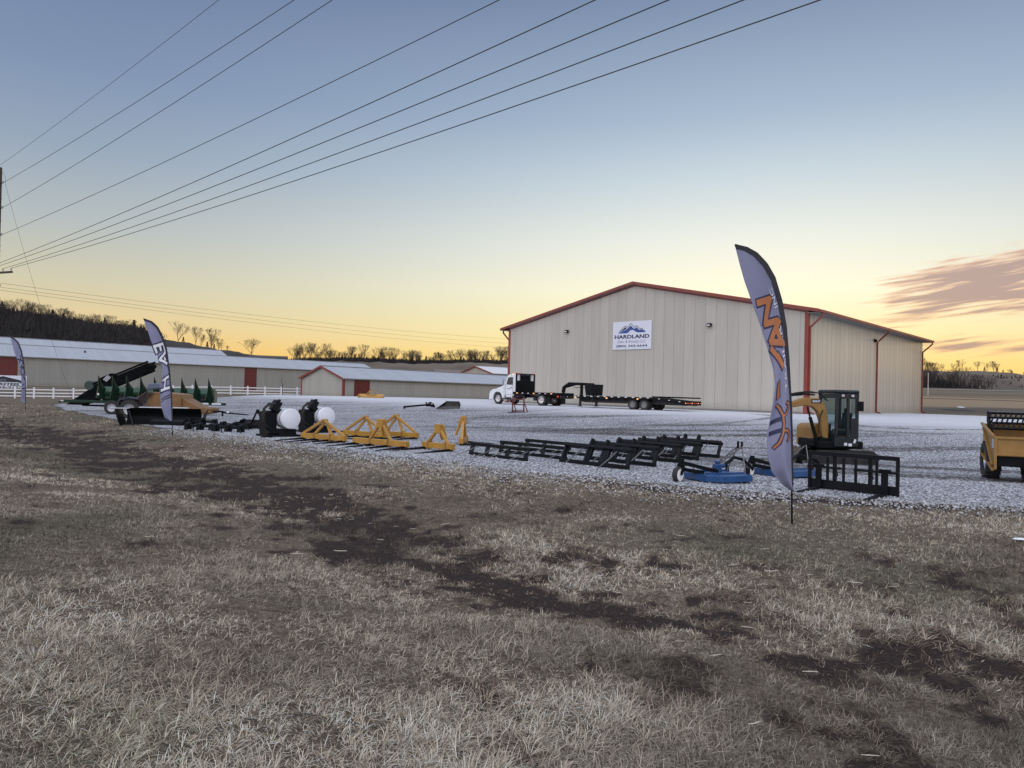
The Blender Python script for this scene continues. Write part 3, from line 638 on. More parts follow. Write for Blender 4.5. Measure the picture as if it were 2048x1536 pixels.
# pale road beyond the field
def strip(name, pts, w, mt, dz=.05):
    vs = []; fs = []
    for i, (x, y) in enumerate(pts):
        vs += [(x, y - w / 2, gz(x, y - w / 2) + dz), (x, y + w / 2, gz(x, y + w / 2) + dz)]
    fs = [(2 * i, 2 * i + 2, 2 * i + 3, 2 * i + 1) for i in range(len(pts) - 1)]
    o = MB().add(vs, fs).build(name, mt); o['kind'] = 'structure'; return o
RC = mat('pale_road', (.3, .29, .29), .9, 0, .15, .3)
strip('road', [(x, 196 + (x - 110) * .18) for x in range(90, 240, 5)], 4.5, RC, .12)
strip('dirt_path', [(x, 128 + (x - 90) * -.12 + 3 * math.sin(x * .09)) for x in range(72, 150, 4)], 3.0, mat('path_dirt', (.24, .17, .11), .95, 0, .2, .3), .08)
# ------------------------------------------------------------------ steel buildings
def panelmat(name, col, pitch, rough=.4, groove=.012, rib=0., dark=.15, axis=0, sheen=.3, orient=0):
    m = bpy.data.materials.new(name); m.use_nodes = True; tr = m.node_tree; b = tr.nodes['Principled BSDF']
    tcn = N(tr, 'ShaderNodeTexCoord'); sp = N(tr, 'ShaderNodeSeparateXYZ'); tr.links.new(tcn.outputs['Object'], sp.inputs[0])
    u = M_(tr, 'ADD', sp.outputs[axis], 1000.0 * pitch); ph = M_(tr, 'DIVIDE', u, pitch); fr_ = M_(tr, 'FRACT', ph); cell = M_(tr, 'FLOOR', ph)
    dist = M_(tr, 'MULTIPLY', M_(tr, 'ABSOLUTE', M_(tr, 'SUBTRACT', fr_, .5)), pitch)     # .5*pitch at the joint
    joint = maprange(tr, dist, pitch / 2 - groove, pitch / 2 - groove * .3)
    wn = N(tr, 'ShaderNodeTexWhiteNoise'); wn.noise_dimensions = '1D'; tr.links.new(cell, wn.inputs['W'])
    c = ramp(tr, wn.outputs['Value'], [(0, tuple(v * .95 for v in col)), (1, tuple(v * 1.04 for v in col))], 'LINEAR')
    st_ = noise(tr, tcn.outputs['Object'], 1.0, 5, .6, 0, (2.2, 2.2, .25)); c = mixc(tr, 1.0, c, ramp(tr, st_, [(.3, (.93, .93, .93)), (.7, (1.04, 1.04, 1.04))], 'LINEAR'), 'MULTIPLY')
    spl = M_(tr, 'MULTIPLY', maprange(tr, M_(tr, 'ADD', sp.outputs[2], M_(tr, 'MULTIPLY', noise(tr, tcn.outputs['Object'], 3, 6, .7), -1.0)), -.5, .35, 1.0, 0.0), .35); c = mixc(tr, spl, c, (.2, .18, .15))
    c = mixc(tr, M_(tr, 'MULTIPLY', joint, 1 - dark), c, tuple(v * .25 for v in col)); tr.links.new(c, b.inputs['Base Color'])
    b.inputs['Roughness'].default_value = rough; b.inputs['Specular IOR Level'].default_value = sheen
    hgt = M_(tr, 'MULTIPLY', joint, -1.0)
    if rib:
        w = M_(tr, 'SINE', M_(tr, 'MULTIPLY', u, 2 * math.pi / rib)); hgt = M_(tr, 'ADD', hgt, M_(tr, 'MULTIPLY', w, .35))
    oc = noise(tr, tcn.outputs['Object'], .9, 3); hgt = M_(tr, 'ADD', hgt, M_(tr, 'MULTIPLY', oc, .5))
    bp = N(tr, 'ShaderNodeBump'); bp.inputs['Strength'].default_value = .5; bp.inputs['Distance'].default_value = .015
    tr.links.new(hgt, bp.inputs['Height']); tr.links.new(bp.outputs[0], b.inputs['Normal']); return m
TAN = (.46, .435, .385)
FRONT = panelmat('tan_panel_front', TAN, .914, .42, .013, 0, axis=0, dark=.2)
SIDE = panelmat('tan_panel_side', TAN, .914, .24, .03, .1, axis=1, sheen=.8, dark=.25)
ROOFG = panelmat('grey_roof_panel', (.36, .39, .44), .9, .4, .03, axis=1, sheen=.4, dark=.7)
ROOFX = panelmat('grey_roof_sheet', (.36, .385, .43), .9, .45, .03, axis=0, sheen=.4, dark=.7)
GREYW = panelmat('grey_tan_panel', (.30, .30, .275), .9, .5, .02, .225, axis=0, dark=.75)
GREYWY = panelmat('grey_tan_panel_side', (.33, .33, .30), .9, .5, .02, .225, axis=1, dark=.75)
CONC = mat('concrete', (.34, .33, .32), .85, 0, .15, 2)
SOFF = mat('soffit_metal', (.2, .19, .18), .6, 0, .1, 2)
PA = .8129; Lx, Wy, EH, RZ = 28.9, 30.0, 7.3, 3.07
CX, CY, PZ = 20.5715, 49.3223, .983
PL = Vector((CX - math.sin(PA) * Lx, CY + math.cos(PA) * Lx, PZ)); PROT = -(math.pi / 2 - PA)
main = thing('metal_shop_building', 'large tan metal shop building with red trim behind the semi trailer', 'building', PL, PROT)
def bw(p): return PL + Matrix.Rotation(PROT, 3, 'Z') @ Vector(p)
gab = [(0, 0), (Lx, 0), (Lx, EH), (Lx / 2, EH + RZ), (0, EH)]
MB().prism(gab, 'y', 0, .12).build('wall', FRONT, main); MB().prism(gab, 'y', Wy - .12, Wy).build('wall', FRONT, main)
MB().box((Lx - .06, Wy / 2, EH / 2), (.12, Wy - .25, EH)).build('wall', SIDE, main); MB().box((.06, Wy / 2, EH / 2), (.12, Wy - .25, EH)).build('wall', SIDE, main)
MB().box((Lx / 2, Wy / 2, -.35), (Lx + .1, Wy + .1, .74)).build('foundation', CONC, main)
sl = RZ / (Lx / 2); ov = .85; rk = .3
for sg in (-1, 1):
    mb = MB(); xe = Lx / 2 + sg * (Lx / 2 + ov); ze = EH - sl * ov; xr = Lx / 2; zr = EH + RZ
    mb.prism([(xe, ze + .02), (xr, zr + .02), (xr, zr + .16), (xe, ze + .14)], 'y', -rk, Wy + rk); mb.build('roof_slope', ROOFG, main)
    for yy in (-rk - .025, Wy + rk + .025):
        MB().prism([(xe + sg * .02, ze - .05), (xr, zr - .05), (xr, zr + .18), (xe + sg * .02, ze + .18)], 'y', yy - .022, yy + .022).build('rake_trim', REDM, main)
    # gutter
    gx_ = xe + sg * .07; MB().box((gx_, Wy / 2, ze + .05), (.13, Wy + 2 * rk, .17)).build('gutter', REDM, main)
    # soffit under overhang
    a_, b_ = (Lx + .003, xe) if sg > 0 else (xe, -.003)
    MB().box(((a_ + b_) / 2, Wy / 2, ze - .035), (abs(a_ - b_), Wy + 2 * rk - .1, .03)).build('soffit', SOFF, main)
    for yy in (.15, 15.2, Wy - .25):
        xw = Lx + .09 if sg > 0 else -.09
        mb = MB(); mb.box((xw, yy, (EH - 1.25) / 2 + .1), (.11, .13, EH - 1.25)); mb.bar((xw, yy, EH - 1.2), (gx_, yy, ze - .25), .1, .12); mb.bar((gx_, yy, ze - .3), (gx_, yy, ze + .02), .1, .12)
        mb.bar((xw, yy, .16), (xw + sg * .35, yy, .02), .11, .13)
        for zz_ in (1.6, 3.4, 5.2): mb.box((xw, yy, zz_), (.13, .2, .05))
        mb.build('downspout', REDM, main)
for x_, y_ in ((Lx - .02, .0), (.02, .0)):
    sg = 1 if x_ > 5 else -1
    mb = MB(); mb.box((x_ - sg * .09, -.015, EH / 2 - .05), (.26, .028, EH - .1)); mb.box((x_ + sg * .035, .1, EH / 2 - .05), (.028, .26, EH - .1)); mb.build('corner_trim', REDM, main)
MB().box((Lx / 2, -.012, .1), (Lx - .4, .022, .12)).build('base_trim', SOFF, main)
mb = MB()
for sg in (-1, 1):
    a_ = (Lx / 2, -.02, EH + RZ - .14); b_ = (Lx / 2 + sg * Lx / 2, -.02, EH - .14); mb.bar(a_, b_, .03, .1)
mb.build('gable_trim', REDM, main)
def unbw(px, py):      # pixel on the front wall plane -> local x, z
    v = ray(px, py); n_ = Matrix.Rotation(PROT, 3, 'Z') @ Vector((0, 1, 0)); k = (PL - Vector((0, 0, CAMZ))).dot(n_) / v.dot(n_)
    p = Matrix.Rotation(-PROT, 3, 'Z') @ (Vector((0, 0, CAMZ)) + v * k - PL); return p.x, p.z
for (px, py, lb) in ((1135, 663, 'small black wall light left of the sign on the gable wall'), (1420, 650, 'small black wall light right of the sign on the gable wall')):
    lx, lz = unbw(px, py); p = bw((lx, -.06, lz)); t_ = thing('wall_light', lb, 'wall light', p, PROT)
    MB().prism([(-.02, -.14), (-.24, -.1), (-.24, .02), (-.02, .14)], 'x', -.2, .2).build('housing', BLACKS, t_, bevel=.01); MB().box((0, -.247, -.04), (.28, .01, .09)).build('lens', CHROME, t_)
p = bw((Lx + .04, 14.6, EH - 1.1)); t_ = thing('wall_light', 'small black wall light high on the long side wall beside the middle downspout', 'wall light', p, PROT)
MB().prism([(.0, -.14), (.24, -.1), (.24, .02), (.0, .14)], 'y', -.2, .2).build('housing', BLACKS, t_, bevel=.01); MB().box((.247, 0, -.04), (.01, .28, .09)).build('lens', CHROME, t_)
# business sign
x0, z0 = unbw(1226, 700.5); x1, z1 = unbw(1304.5, 639.5); sw, sh = x1 - x0, z1 - z0 - .05
sg_ = thing('business_sign', 'white sign with blue mountains and phone number on the gable wall', 'sign', bw(((x0 + x1) / 2, -.05, (z0 + z1) / 2)), PROT)
MB().box((0, 0, 0), (sw, .04, sh)).build('sign_panel', SIGNW, sg_, bevel=.004)
def dk(name, vs, fs, m, cx, cz, y=-.026): decal(name, [(x + cx, z + cz) for x, z in vs], fs, lambda x, z: (x, y, z), m, sg_)
def fittext(txt, w, h, **k):
    vs, fs = textmesh(txt, 1.0, **k); xs = [v[0] for v in vs]; zs = [v[1] for v in vs]; a, b_, c, d = min(xs), max(xs), min(zs), max(zs)
    return [((x - (a + b_) / 2) * w / (b_ - a), (z - (c + d) / 2) * h / (d - c)) for x, z in vs], fs
for txt, w, h, cz, mt_, bo in (('HARDLAND', .9 * sw, .135 * sh, -.045 * sh, NAVY, .035), ('Sales & Rentals LLC', .72 * sw, .095 * sh, -.215 * sh, GREYI, .0), ('(800) 343-6644', .8 * sw, .105 * sh, -.385 * sh, NAVY, .02)):
    dk('lettering', *fittext(txt, w, h, bold=bo), mt_, 0, cz)
def sp_(pts): return [((x - 525) / 610 * sw, (400 - y) / 480 * sh) for x, y in pts]   # sign picture units
lines = [[(315, 345), (420, 235), (447, 268), (505, 198), (570, 268), (598, 240), (655, 300), (675, 285), (735, 345)]]
mb_v = []; mb_f = []
for L_ in lines:
    P_ = sp_(L_)
    for a_, b_ in zip(P_[:-1], P_[1:]):
        a_ = Vector(a_); b_ = Vector(b_); n_ = (b_ - a_).normalized(); q = Vector((-n_.y, n_.x)) * .022; o_ = len(mb_v); a_ = a_ - n_ * .01; b_ = b_ + n_ * .01
        mb_v += [tuple(a_ - q), tuple(b_ - q), tuple(b_ + q), tuple(a_ + q)]; mb_f.append((o_, o_ + 1, o_ + 2, o_ + 3))
dk('mountain_outline', mb_v, mb_f, NAVY, 0, 0, -.03)
pol = sp_([(305, 362), (440, 300), (505, 232), (560, 292), (600, 268), (648, 318), (675, 302), (745, 355), (625, 357), (590, 345), (545, 310), (505, 312), (470, 350), (440, 362)])
dk('mountain_fill', pol, [tuple(range(len(pol)))], NAVY2, 0, 0)
pol = sp_([(330, 348), (420, 258), (445, 285), (395, 315)]); dk('mountain_fill', pol, [tuple(range(4))], NAVY, 0, 0)

# ------------------------------------------------------------------ long low barns
def barn(name, label, P, ang, L, Wd, H, rise, wallx=GREYW, wally=GREYWY, roofm=ROOFX, redtrim=False, doors=(), ov=.35, z=None, cat='barn', translucent=False, ridgec=True):
    # local x along the long wall, y back from it
    z = gz(*P) if z is None else z
    o = thing(name, label, cat, (P[0], P[1], z), ang); D_ = -2.2
    gp = [(0, D_), (Wd, D_), (Wd, H), (Wd / 2, H + rise), (0, H)]
    MB().box((L / 2, .06, (H + D_) / 2), (L - .26, .12, H - D_)).build('wall', wallx, o); MB().box((L / 2, Wd - .06, (H + D_) / 2), (L - .26, .12, H - D_)).build('wall', wallx, o)
    for xx in (.0, L - .13): MB().prism(gp, 'x', xx, xx + .13).build('wall', wally, o)
    sl = rise / (Wd / 2)
    for sg in (0, 1):
        y0, z0_ = (-ov, H - sl * ov) if sg == 0 else (Wd + ov, H - sl * ov)
        MB().prism([(y0, z0_ + .02), (Wd / 2, H + rise + .02), (Wd / 2, H + rise + .12), (y0, z0_ + .12)], 'x', -ov, L + ov).build('roof_slope', roofm, o)
        if redtrim:
            for xx in (-ov - .03, L + ov + .01): MB().prism([(y0, z0_ - .16), (Wd / 2, H + rise - .16), (Wd / 2, H + rise + .16), (y0, z0_ + .16)], 'x', xx, xx + .025).build('rake_trim', REDM, o)
    MB().box((L / 2, -ov - .04, H - sl * ov + .02), (L + 2 * ov, .07, .16)).build('eave_trim', SOFF, o)
    if ridgec: MB().box((L / 2, Wd / 2, H + rise + .14), (L + 2 * ov, .5, .05)).build('ridge_cap', GALV, o)
    if redtrim:
        for yy, xx in ((-.02, -.015), (-.02, .1)): pass
        MB().box((.12, -.02, H / 2 - .2), (.3, .03, H + .3)).build('corner_trim', REDM, o)
        for yy in (.15, Wd - .1): MB().box((-.02, yy, H / 2 - .2), (.03, .3, H + .3)).build('corner_trim', REDM, o)
    for (xa, xb, za, zb_) in doors: MB().box(((xa + xb) / 2, -.03, (za + zb_) / 2), (xb - xa, .05, zb_ - za)).build('sliding_door', REDP, o)
    return o
# building 1: closest long barn at the left
A1 = R(45); B1 = (-92.6, 128.0); q0 = -40
def B1w(q): return (B1[0] + math.cos(A1) * q, B1[1] + math.sin(A1) * q)
def b1q(px):
    k = (px - 1024) / 1415; return (k * B1[1] - B1[0]) / (math.cos(A1) - k * math.sin(A1))
qa, qb = b1q(488.5), b1q(513); ql, qr = b1q(-60), b1q(34.5)
barn('long_barn', 'long grey tan metal barn with a pale roof and two red doors across the fence', B1w(q0), A1, 84 - q0 - 3, 14, 5.35, 2.35, doors=((qa - q0, qb - q0, .1, 5.2), (ql - q0, qr - q0, 1.35, 5.2)), z=.98)
barn('long_barn', 'pale roofed barn standing behind the longest barn, only its roof showing', (B1w(q0)[0] - 16.5, B1w(q0)[1] + 16.5), A1, 52 - q0, 14, 7.5, 2.6, z=1.0)
# roof vent pipe on barn 1
p = atY(170, 704, 141); v_ = thing('roof_vent', 'small dark vent pipe on the pale barn roof at the left', 'vent', (p.x, p.y, p.z - .4)); MB().cyl((0, 0, -.7), (0, 0, .5), .14, 10).build('pipe', DARK, v_); MB().cyl((0, 0, .45), (0, 0, .7), .24, 10, .1).build('cap', DARK, v_)
# building 2: small gable end and a long side
A2 = math.atan2(31, 22.4) * .35 + math.atan2(.726, .6875) * .65; B2 = (-24.3, 102.0)
barn('gabled_barn', 'long low tan barn with a red trimmed gable end and one red door', B2, A2, 62, 10.8, 2.75, 1.75, wallx=panelmat('light_tan_wall', (.37, .36, .33), .9, .5, .02, .225, axis=0, dark=.75), wally=panelmat('light_tan_gable', (.39, .38, .35), .9, .5, .02, .225, axis=1, dark=.75), redtrim=True, doors=((1.9, 4.7, .02, 2.6),), z=.68, ov=.3)
# small buildings farther back
P3 = atY(985, 760, 185); barn('shed', 'small tan shed with a red peak and white roof beside the big building corner', (P3.x, P3.y), R(40), 26, 15, 5.9, 2.0, wallx=GREYW, wally=panelmat('tan_shed_gable', (.4, .36, .31), .9, .5, axis=1, dark=.8), roofm=mat('white_roof', (.6, .6, .62), .5), z=1.0, redtrim=True)
P4 = atY(872, 760, 205); barn('shed', 'low brown roofed shed seen over the long tan barn roof', (P4.x, P4.y), R(12), 17, 10, 5.6, 1.6, roofm=mat('dull_brown_roof', (.17, .13, .12), .7), z=1.0)
P5 = atY(495, 722, 230); o_ = thing('open_shed', 'dark flat roofed open shed on the hill crest under the lone tree', 'shed', (P5.x, P5.y, P5.z - 1.0), R(18))
mb = MB(); mb.prism([(-.5, 2.4), (7, 3.3), (9, 2.2), (9, 1.95), (7, 3.05), (-.5, 2.15)], 'x', 0, 12.5); mb.build('roof', mat('dark_roof', (.05, .045, .04), .8), o_)
mb = MB(); mb.box((6.25, 7.9, .6), (12.3, .12, 3.4)); mb.box((.1, 4, .6), (.12, 7.8, 3.2)); mb.box((12.2, 4, .6), (.12, 7.8, 3.2)); mb.build('wall', DARK, o_)
for i in range(4): MB().box((.4 + i * 3.8, .1, .5), (.22, .22, 3.4)).build('post', WOOD, o_)

# ------------------------------------------------------------------ white rail fence
fn_ = thing('rail_fence', 'white three rail vinyl fence in front of the long barns', 'fence', (0, 0, 0))
FPX = [-46, -5, 31, 69, 108, 148, 190, 230, 269, 308, 347, 385, 423, 462, 496, 530.5, 563, 595, 626, 655.6, 684]
fp = []
for px in FPX:
    k = (px - 1024) / 1415; q = (k * F0[1] - F0[0]) / (FD[0] - k * FD[1]); x, y = F0 + FD * q; fp.append(Vector((x, y, gz(x, y))))
for p in fp:
    mb = MB(); mb.box((p.x, p.y, p.z + .6), (.19, .19, 1.5), (0, 0, .6)); mb.add([(p.x + a_ * .12, p.y + b_ * .12, p.z + 1.35) for a_, b_ in ((-1, -1), (1, -1), (1, 1), (-1, 1))] + [(p.x, p.y, p.z + 1.45)], [(0, 1, 4), (1, 2, 4), (2, 3, 4), (3, 0, 4), (3, 2, 1, 0)]); mb.build('post', WHITEV, fn_)
for k, zz_ in enumerate((.3, .72, 1.16)):
    mb = MB()
    for a_, b_ in zip(fp[:-1], fp[1:]): mb.bar(a_ + Vector((0, 0, zz_)), b_ + Vector((0, 0, zz_)), .05, .15)
    e_ = fp[-1] + (fp[-1] - fp[-2]) * .25; mb.bar(fp[-1] + Vector((0, 0, zz_)), Vector((e_.x, e_.y, fp[-1].z + zz_)), .05, .15); mb.build('rail', WHITEV, fn_)

# ------------------------------------------------------------------ roadside business sign at the far left
ps = atY(18, 790, 96); hs = thing('roadside_sign', 'white sign with a black roof emblem behind the fence at the left edge', 'sign', (ps.x, ps.y, gz(ps.x, ps.y)), R(24))
zb = gz(ps.x, ps.y); H0 = atY(18, 777, 96).z - zb; H1 = atY(18, 751, 96).z - zb; sW = 5.3
MB().box((-.7, 0, (H0 + H1) / 2), (sW, .14, H1 - H0)).build('sign_panel', SIGNW, hs, bevel=.01)
for xx in (-2.9, 1.4): MB().box((xx, .1, H0 / 2 - .2), (.2, .12, H0 + .6)).build('post', DARK, hs)
cz = H0; hh = H1 - H0
pol = [(-3.2, cz + hh * .52), (-.75, cz + hh * .94), (1.2, cz + hh * .66), (1.72, cz + hh * .36), (1.5, cz + hh * .34), (1.05, cz + hh * .50), (-2.9, cz + hh * .48)]
decal('roof_emblem', pol, [tuple(range(7))], lambda x, z: (x, -.078, z), INK, hs)
vs, fs = fittext('JEG', .7, .2 * hh, bold=.01); decal('lettering', [(x - .7, z + cz + hh * .62) for x, z in vs], fs, lambda x, z: (x, -.084, z), GREYI, hs)
vs, fs = fittext('HARRSTEEL', 4.0, .22 * hh, bold=.04, shear=.25); decal('lettering', [(x - .75, z + cz + hh * .33) for x, z in vs], fs, lambda x, z: (x, -.078, z), INK, hs)
vs, fs = fittext('877-316-9137', 4.4, .15 * hh, bold=.02); decal('lettering', [(x - .75, z + cz + hh * .12) for x, z in vs], fs, lambda x, z: (x, -.078, z), INK, hs)
MB().box((-.7, -.08, H0 + .05), (sW, .02, .07)).build('base_line', INK, hs)

# ------------------------------------------------------------------ utility pole, crossarms and wires
PX0 = at(-4, 700, 0); UY = 60.0; pt = atY(-1.0, 335, UY); pb = Vector((atY(-15, 790, UY).x, UY, gz(-43.6, UY)))
up = thing('utility_pole', 'tall weathered wooden utility pole with crossarm at the left edge', 'utility pole', pb)
top = pt - pb; MB().cyl((0, 0, -.4), (top.x, top.y, top.z), .24, 14, .2).build('pole', WOOD, up, smooth=True)
ca = atY(-7, 547, UY) - pb; adir = Vector((.85, -.35, -.0)).normalized()
cz_ = ca.z
MB().bar(ca - adir * 2.2 + Vector((0, -.25, 0)), ca + adir * 2.3 + Vector((0, -.25, 0)), .12, .16).build('crossarm', WOOD, up)
cb_ = Vector((ca.x, 0, atY(-3, 568, UY).z - pb.z)); adir2 = Vector((.35, -.9, 0)).normalized()
MB().bar(cb_ - adir2 * 1.0, cb_ + adir2 * 1.0, .12, .14).build('crossarm', WOOD, up)
def insul(p): MB().lathe([(.01, 0), (.03, .02), (.03, .1), (.08, .12), (.05, .17), (.08, .2), (.04, .25), (.005, .27)], p, 'z', 10).build('insulator', GALV, up, smooth=True)
arm8 = []
for k in (2.15, 1.1, -.9, -1.9):
    p = ca + adir * k + Vector((0, -.25, .07)); insul(p); arm8.append(pb + p + Vector((0, 0, .25)))
tops = []
for py, dxx in ((333, .12), (368, .42), (418, .42), (472, .42)):
    zz_ = atY(0, py, UY).z - pb.z; f = zz_ / top.z; c = Vector((top.x * f, 0, zz_))
    if dxx > .2:
        MB().bar(c, c + Vector((dxx, -.1, .08)), .06).build('standoff', DARK, up); insul(c + Vector((dxx, -.1, .0)))
    tops.append(pb + c + Vector((dxx, -.1, .08)))
for py in (398, 442, 492, 502):
    zz_ = atY(0, py, UY).z - pb.z; f = zz_ / top.z; c = Vector((top.x * f, 0, zz_)); MB().bar(c, c + Vector((.38, -.1, 0)), .035).build('bolt', DARK, up)
WIREM = mat('wire', (.02, .022, .026), .6, .2, .1, 1)
def wire(label, pts, r, group, name='power_line'):
    o = MB().tube(pts, r, 5).build(name, WIREM); tag(o, label, 'power line', group); return o
dwx, dwy = .7615, -.648
def spanwire(label, A_, topx, r, group, sag=.00045, topy=0):
    # the wire leaves A_ in plan direction (dwx,dwy); find where its vertical plane meets the ray through the top of the frame
    v = ray(topx, topy); k = v.x / v.y; s = (k * A_.y - A_.x) / (dwx - k * dwy); yB = A_.y + dwy * s; zB = CAMZ + v.z / v.y * yB
    pts = []; LEN = 96.0
    for i in range(49):
        q = LEN * i / 48; z = A_.z + (zB - A_.z) * q / s + sag * q * (q - s); pts.append((A_.x + dwx * q, A_.y + dwy * q, z))
    return wire(label, pts, r, group)
G8 = 'overhead power lines running from the utility pole'
nm = ['thin topmost overhead wire leaving the very top of the utility pole', 'second overhead wire from the top, leaving the upper bracket of the pole', 'third overhead wire from the top, leaving the middle bracket of the pole', 'fourth overhead wire from the top, with the widest gap below the third']
for A_, tx, r, l_, sg_2 in zip(tops, (437, 588, 664, 998), (.012, .016, .016, .016), nm, (.0004, .0004, .0004, .0003)): spanwire(l_, A_, tx, r, G8, sg_2)
nm = ['lowest of the eight overhead wires, ending at the tip of the crossarm', 'second lowest overhead wire, tied to the crossarm beside the lowest', 'third lowest overhead wire, leaving the hidden side of the crossarm', 'fourth lowest overhead wire, leaving the far end of the crossarm']
for A_, tx, l_ in zip(arm8, (1640, 1487, 1337, 1190), nm): spanwire(l_, A_, tx, .017, G8, .00032)
nm = ['upper of the far thin lines sagging over the barn roofs', 'middle of the far thin lines sagging over the barn roofs', 'lowest of the far thin lines sagging over the barn roofs']
for (ya, yb, l_, k) in ((566, 680, nm[0], 0), (574, 689, nm[1], .4), (580, 698, nm[2], .8)):
    a_ = atY(-2, ya, UY - .5 + k); b_ = atY(1060, yb, 150); pts = []
    for i in range(41):
        f = i / 40 * 1.25; p = a_.lerp(b_, f); pts.append((p.x, p.y, p.z + 2.8 * f * (f - 1)))
    wire(l_, pts, .012, 'thin lines over the barns')
ga = pt + Vector((.3, -.1, -.35)); gb = atY(148, 796, 66); gb.z = gz(gb.x, gb.y) ; pts = [ga, ga.lerp(gb, .02) + Vector((.15, 0, -.05))] + [ga.lerp(gb, f) + Vector((-.9 * f * (1 - f), 0, -1.0 * f * (1 - f))) for f in np.linspace(.05, 1, 20)]
wire('thin guy wire slanting from the pole top down to the grass', pts, .010, None, 'guy_wire') if False else tag(MB().tube(pts, .010, 5).build('guy_wire', WIREM), 'thin guy wire slanting from the pole top down to the grass', 'guy wire')

# thin pale pole beyond the building, sapling by the fence, snow patch, rubble
p = atY(1856, 784, 150); o_ = thing('marker_pole', 'thin pale pole standing beyond the right corner of the big building', 'pole', (p.x, p.y, gz(p.x, p.y))); MB().cyl((0, 0, -.2), (0, 0, 4.6), .1, 8, .07).build('shaft', GALV, o_); MB().cyl((0, 0, 4.6), (0, 0, 4.75), .1, 8, .04).build('cap', GALV, o_)
p = atY(564, 797, 92); o_ = thing('sapling', 'thin young bare sapling standing in front of the white fence', 'tree', (p.x, p.y, gz(p.x, p.y)))
MB().tube([(0, 0, -.2), (.03, 0, .7), (-.04, 0, 1.5), (-.15, 0, 2.3)], [.045, .04, .03, .012], 6).build('trunk', BARK, o_)
mb = MB()
for a_, b_ in (((0, 0, 1.2), (.35, .1, 1.9)), ((-.04, 0, 1.5), (-.5, 0, 2.3)), ((.0, 0, 1.0), (-.4, .1, 1.6)), ((-.1, 0, 1.9), (.25, 0, 2.6)), ((-.15, 0, 2.3), (-.25, 0, 2.8))): mb.tube([a_, b_], [.02, .006], 4)
mb.build('crown', TWIG, o_)
def slab(name, label, cat, c, rx, ry, h, mt_, seed, thk=.0):
    r = random.Random(seed); n = 22; ring = []; 
    for k in range(n):
        a_ = k * 2 * math.pi / n; q = r.uniform(.7, 1.15); ring.append((c[0] + math.cos(a_) * rx * q, c[1] + math.sin(a_) * ry * q))
    vs = [(x, y, gz(x, y) + .03) for x, y in ring] + [(c[0] + (x - c[0]) * .6, c[1] + (y - c[1]) * .6, gz(x, y) + h) for x, y in ring] + [(c[0], c[1], gz(*c) + h * 1.15)]
    fs = [(k, (k + 1) % n, n + (k + 1) % n, n + k) for k in range(n)] + [(n + k, n + (k + 1) % n, 2 * n) for k in range(n)]
    o = MB().add(vs, fs).build(name, mt_, smooth=True); tag(o, label, cat); return o
ICE = mat('old_snow', (.7, .73, .78), .6, 0, .1, 8, bump=.3, bscale=20)
p = gat(2040, 1082); slab('snow_patch', 'small patch of old white snow in the grass at the right edge', 'snow', (p.x, p.y), .10, .07, .04, ICE, 3)
p = atY(1922, 808, 100); slab('snow_patch', 'small far white snow patch on the tan field right of the building', 'snow', (p.x, p.y), .55, .45, .1, ICE, 4)
p = gat(1918, 820); slab('dirt_mound', 'low dark mound on the grass beyond the right corner of the building', 'mound', (p.x, p.y), 2.0, 1.6, .12, mat('dark_dirt', (.03, .028, .026), .95, 0, .3, 4), 5)
# bits of corn husk blown across the verge
HUSK = mat('corn_husk', (.4, .36, .3), .8, 0, .2, 12)
def husk(seed):
    r = random.Random(seed); n = 7; L = 1.0; pts = []; x = 0; a_ = 0
    vs = []; bend = r.uniform(-.25, .25)
    for i in range(n):
        f = i / (n - 1); cx = (f - .5); cy = bend * (f - .5) ** 2 * 1.6; w = .16 * math.sin(math.pi * (f * .9 + .05)) * r.uniform(.7, 1.2); z = .06 + .07 * f * r.uniform(.4, 1)
        vs += [(cx, cy - w / 2, z), (cx, cy, z + .05), (cx, cy + w / 2, z + r.uniform(-.03, .05))]
    fs = [(3 * i + k, 3 * i + 3 + k, 3 * i + 4 + k, 3 * i + 1 + k) for i in range(n - 1) for k in range(2)]
    return MB().add(vs, fs).build('corn_husk', HUSK, smooth=True)
hk = [husk(i) for i in range(4)]; used = [0] * 4
rh = random.Random(12)
HP = [(470, 935), (350, 927), (487, 948), (565, 971), (572, 1006), (620, 1022), (560, 1024), (679, 1041), (703, 1042), (740, 1050), (792, 1056), (826, 1061), (520, 1018), (595, 1112), (296, 1078), (285, 1069), (680, 1107), (750, 1184), (900, 1205), (970, 1307), (245, 995), (253, 998), (760, 1083), (345, 882), (420, 913), (180, 882), (488, 951), (890, 1052), (920, 1035),
      (1043, 1032), (1292, 1065), (1332, 1103), (1347, 1100), (1236, 1190), (1332, 1162), (1529, 1102), (1495, 1210), (1495, 1260), (1360, 1288), (1430, 1317), (1787, 1178), (1618, 1154), (1640, 1102), (1965, 1328), (1999, 1387), (1620, 1350), (1510, 1455), (1740, 1520), (1360, 1075), (1465, 1134), (1544, 1147), (1710, 1170), (1745, 1220)]
for i, (px, py) in enumerate(HP):
    p = gat(px, py); v_ = i % 4
    if not used[v_]: o_ = hk[v_]; used[v_] = 1
    else: o_ = hk[v_].copy(); COL.objects.link(o_)
    o_.location = (p.x, p.y, gz(p.x, p.y) + .02); s_ = rh.uniform(.07, .15) * (1.15 if p.y > 8 else .8); o_.scale = (s_, s_ * rh.uniform(.5, 1), s_ * .7); o_.rotation_euler = (0, 0, rh.uniform(-.7, .7))
    tag(o_, 'curled pale corn husk lying on the dry grass', 'corn husk', 'corn husks blown over the verge')
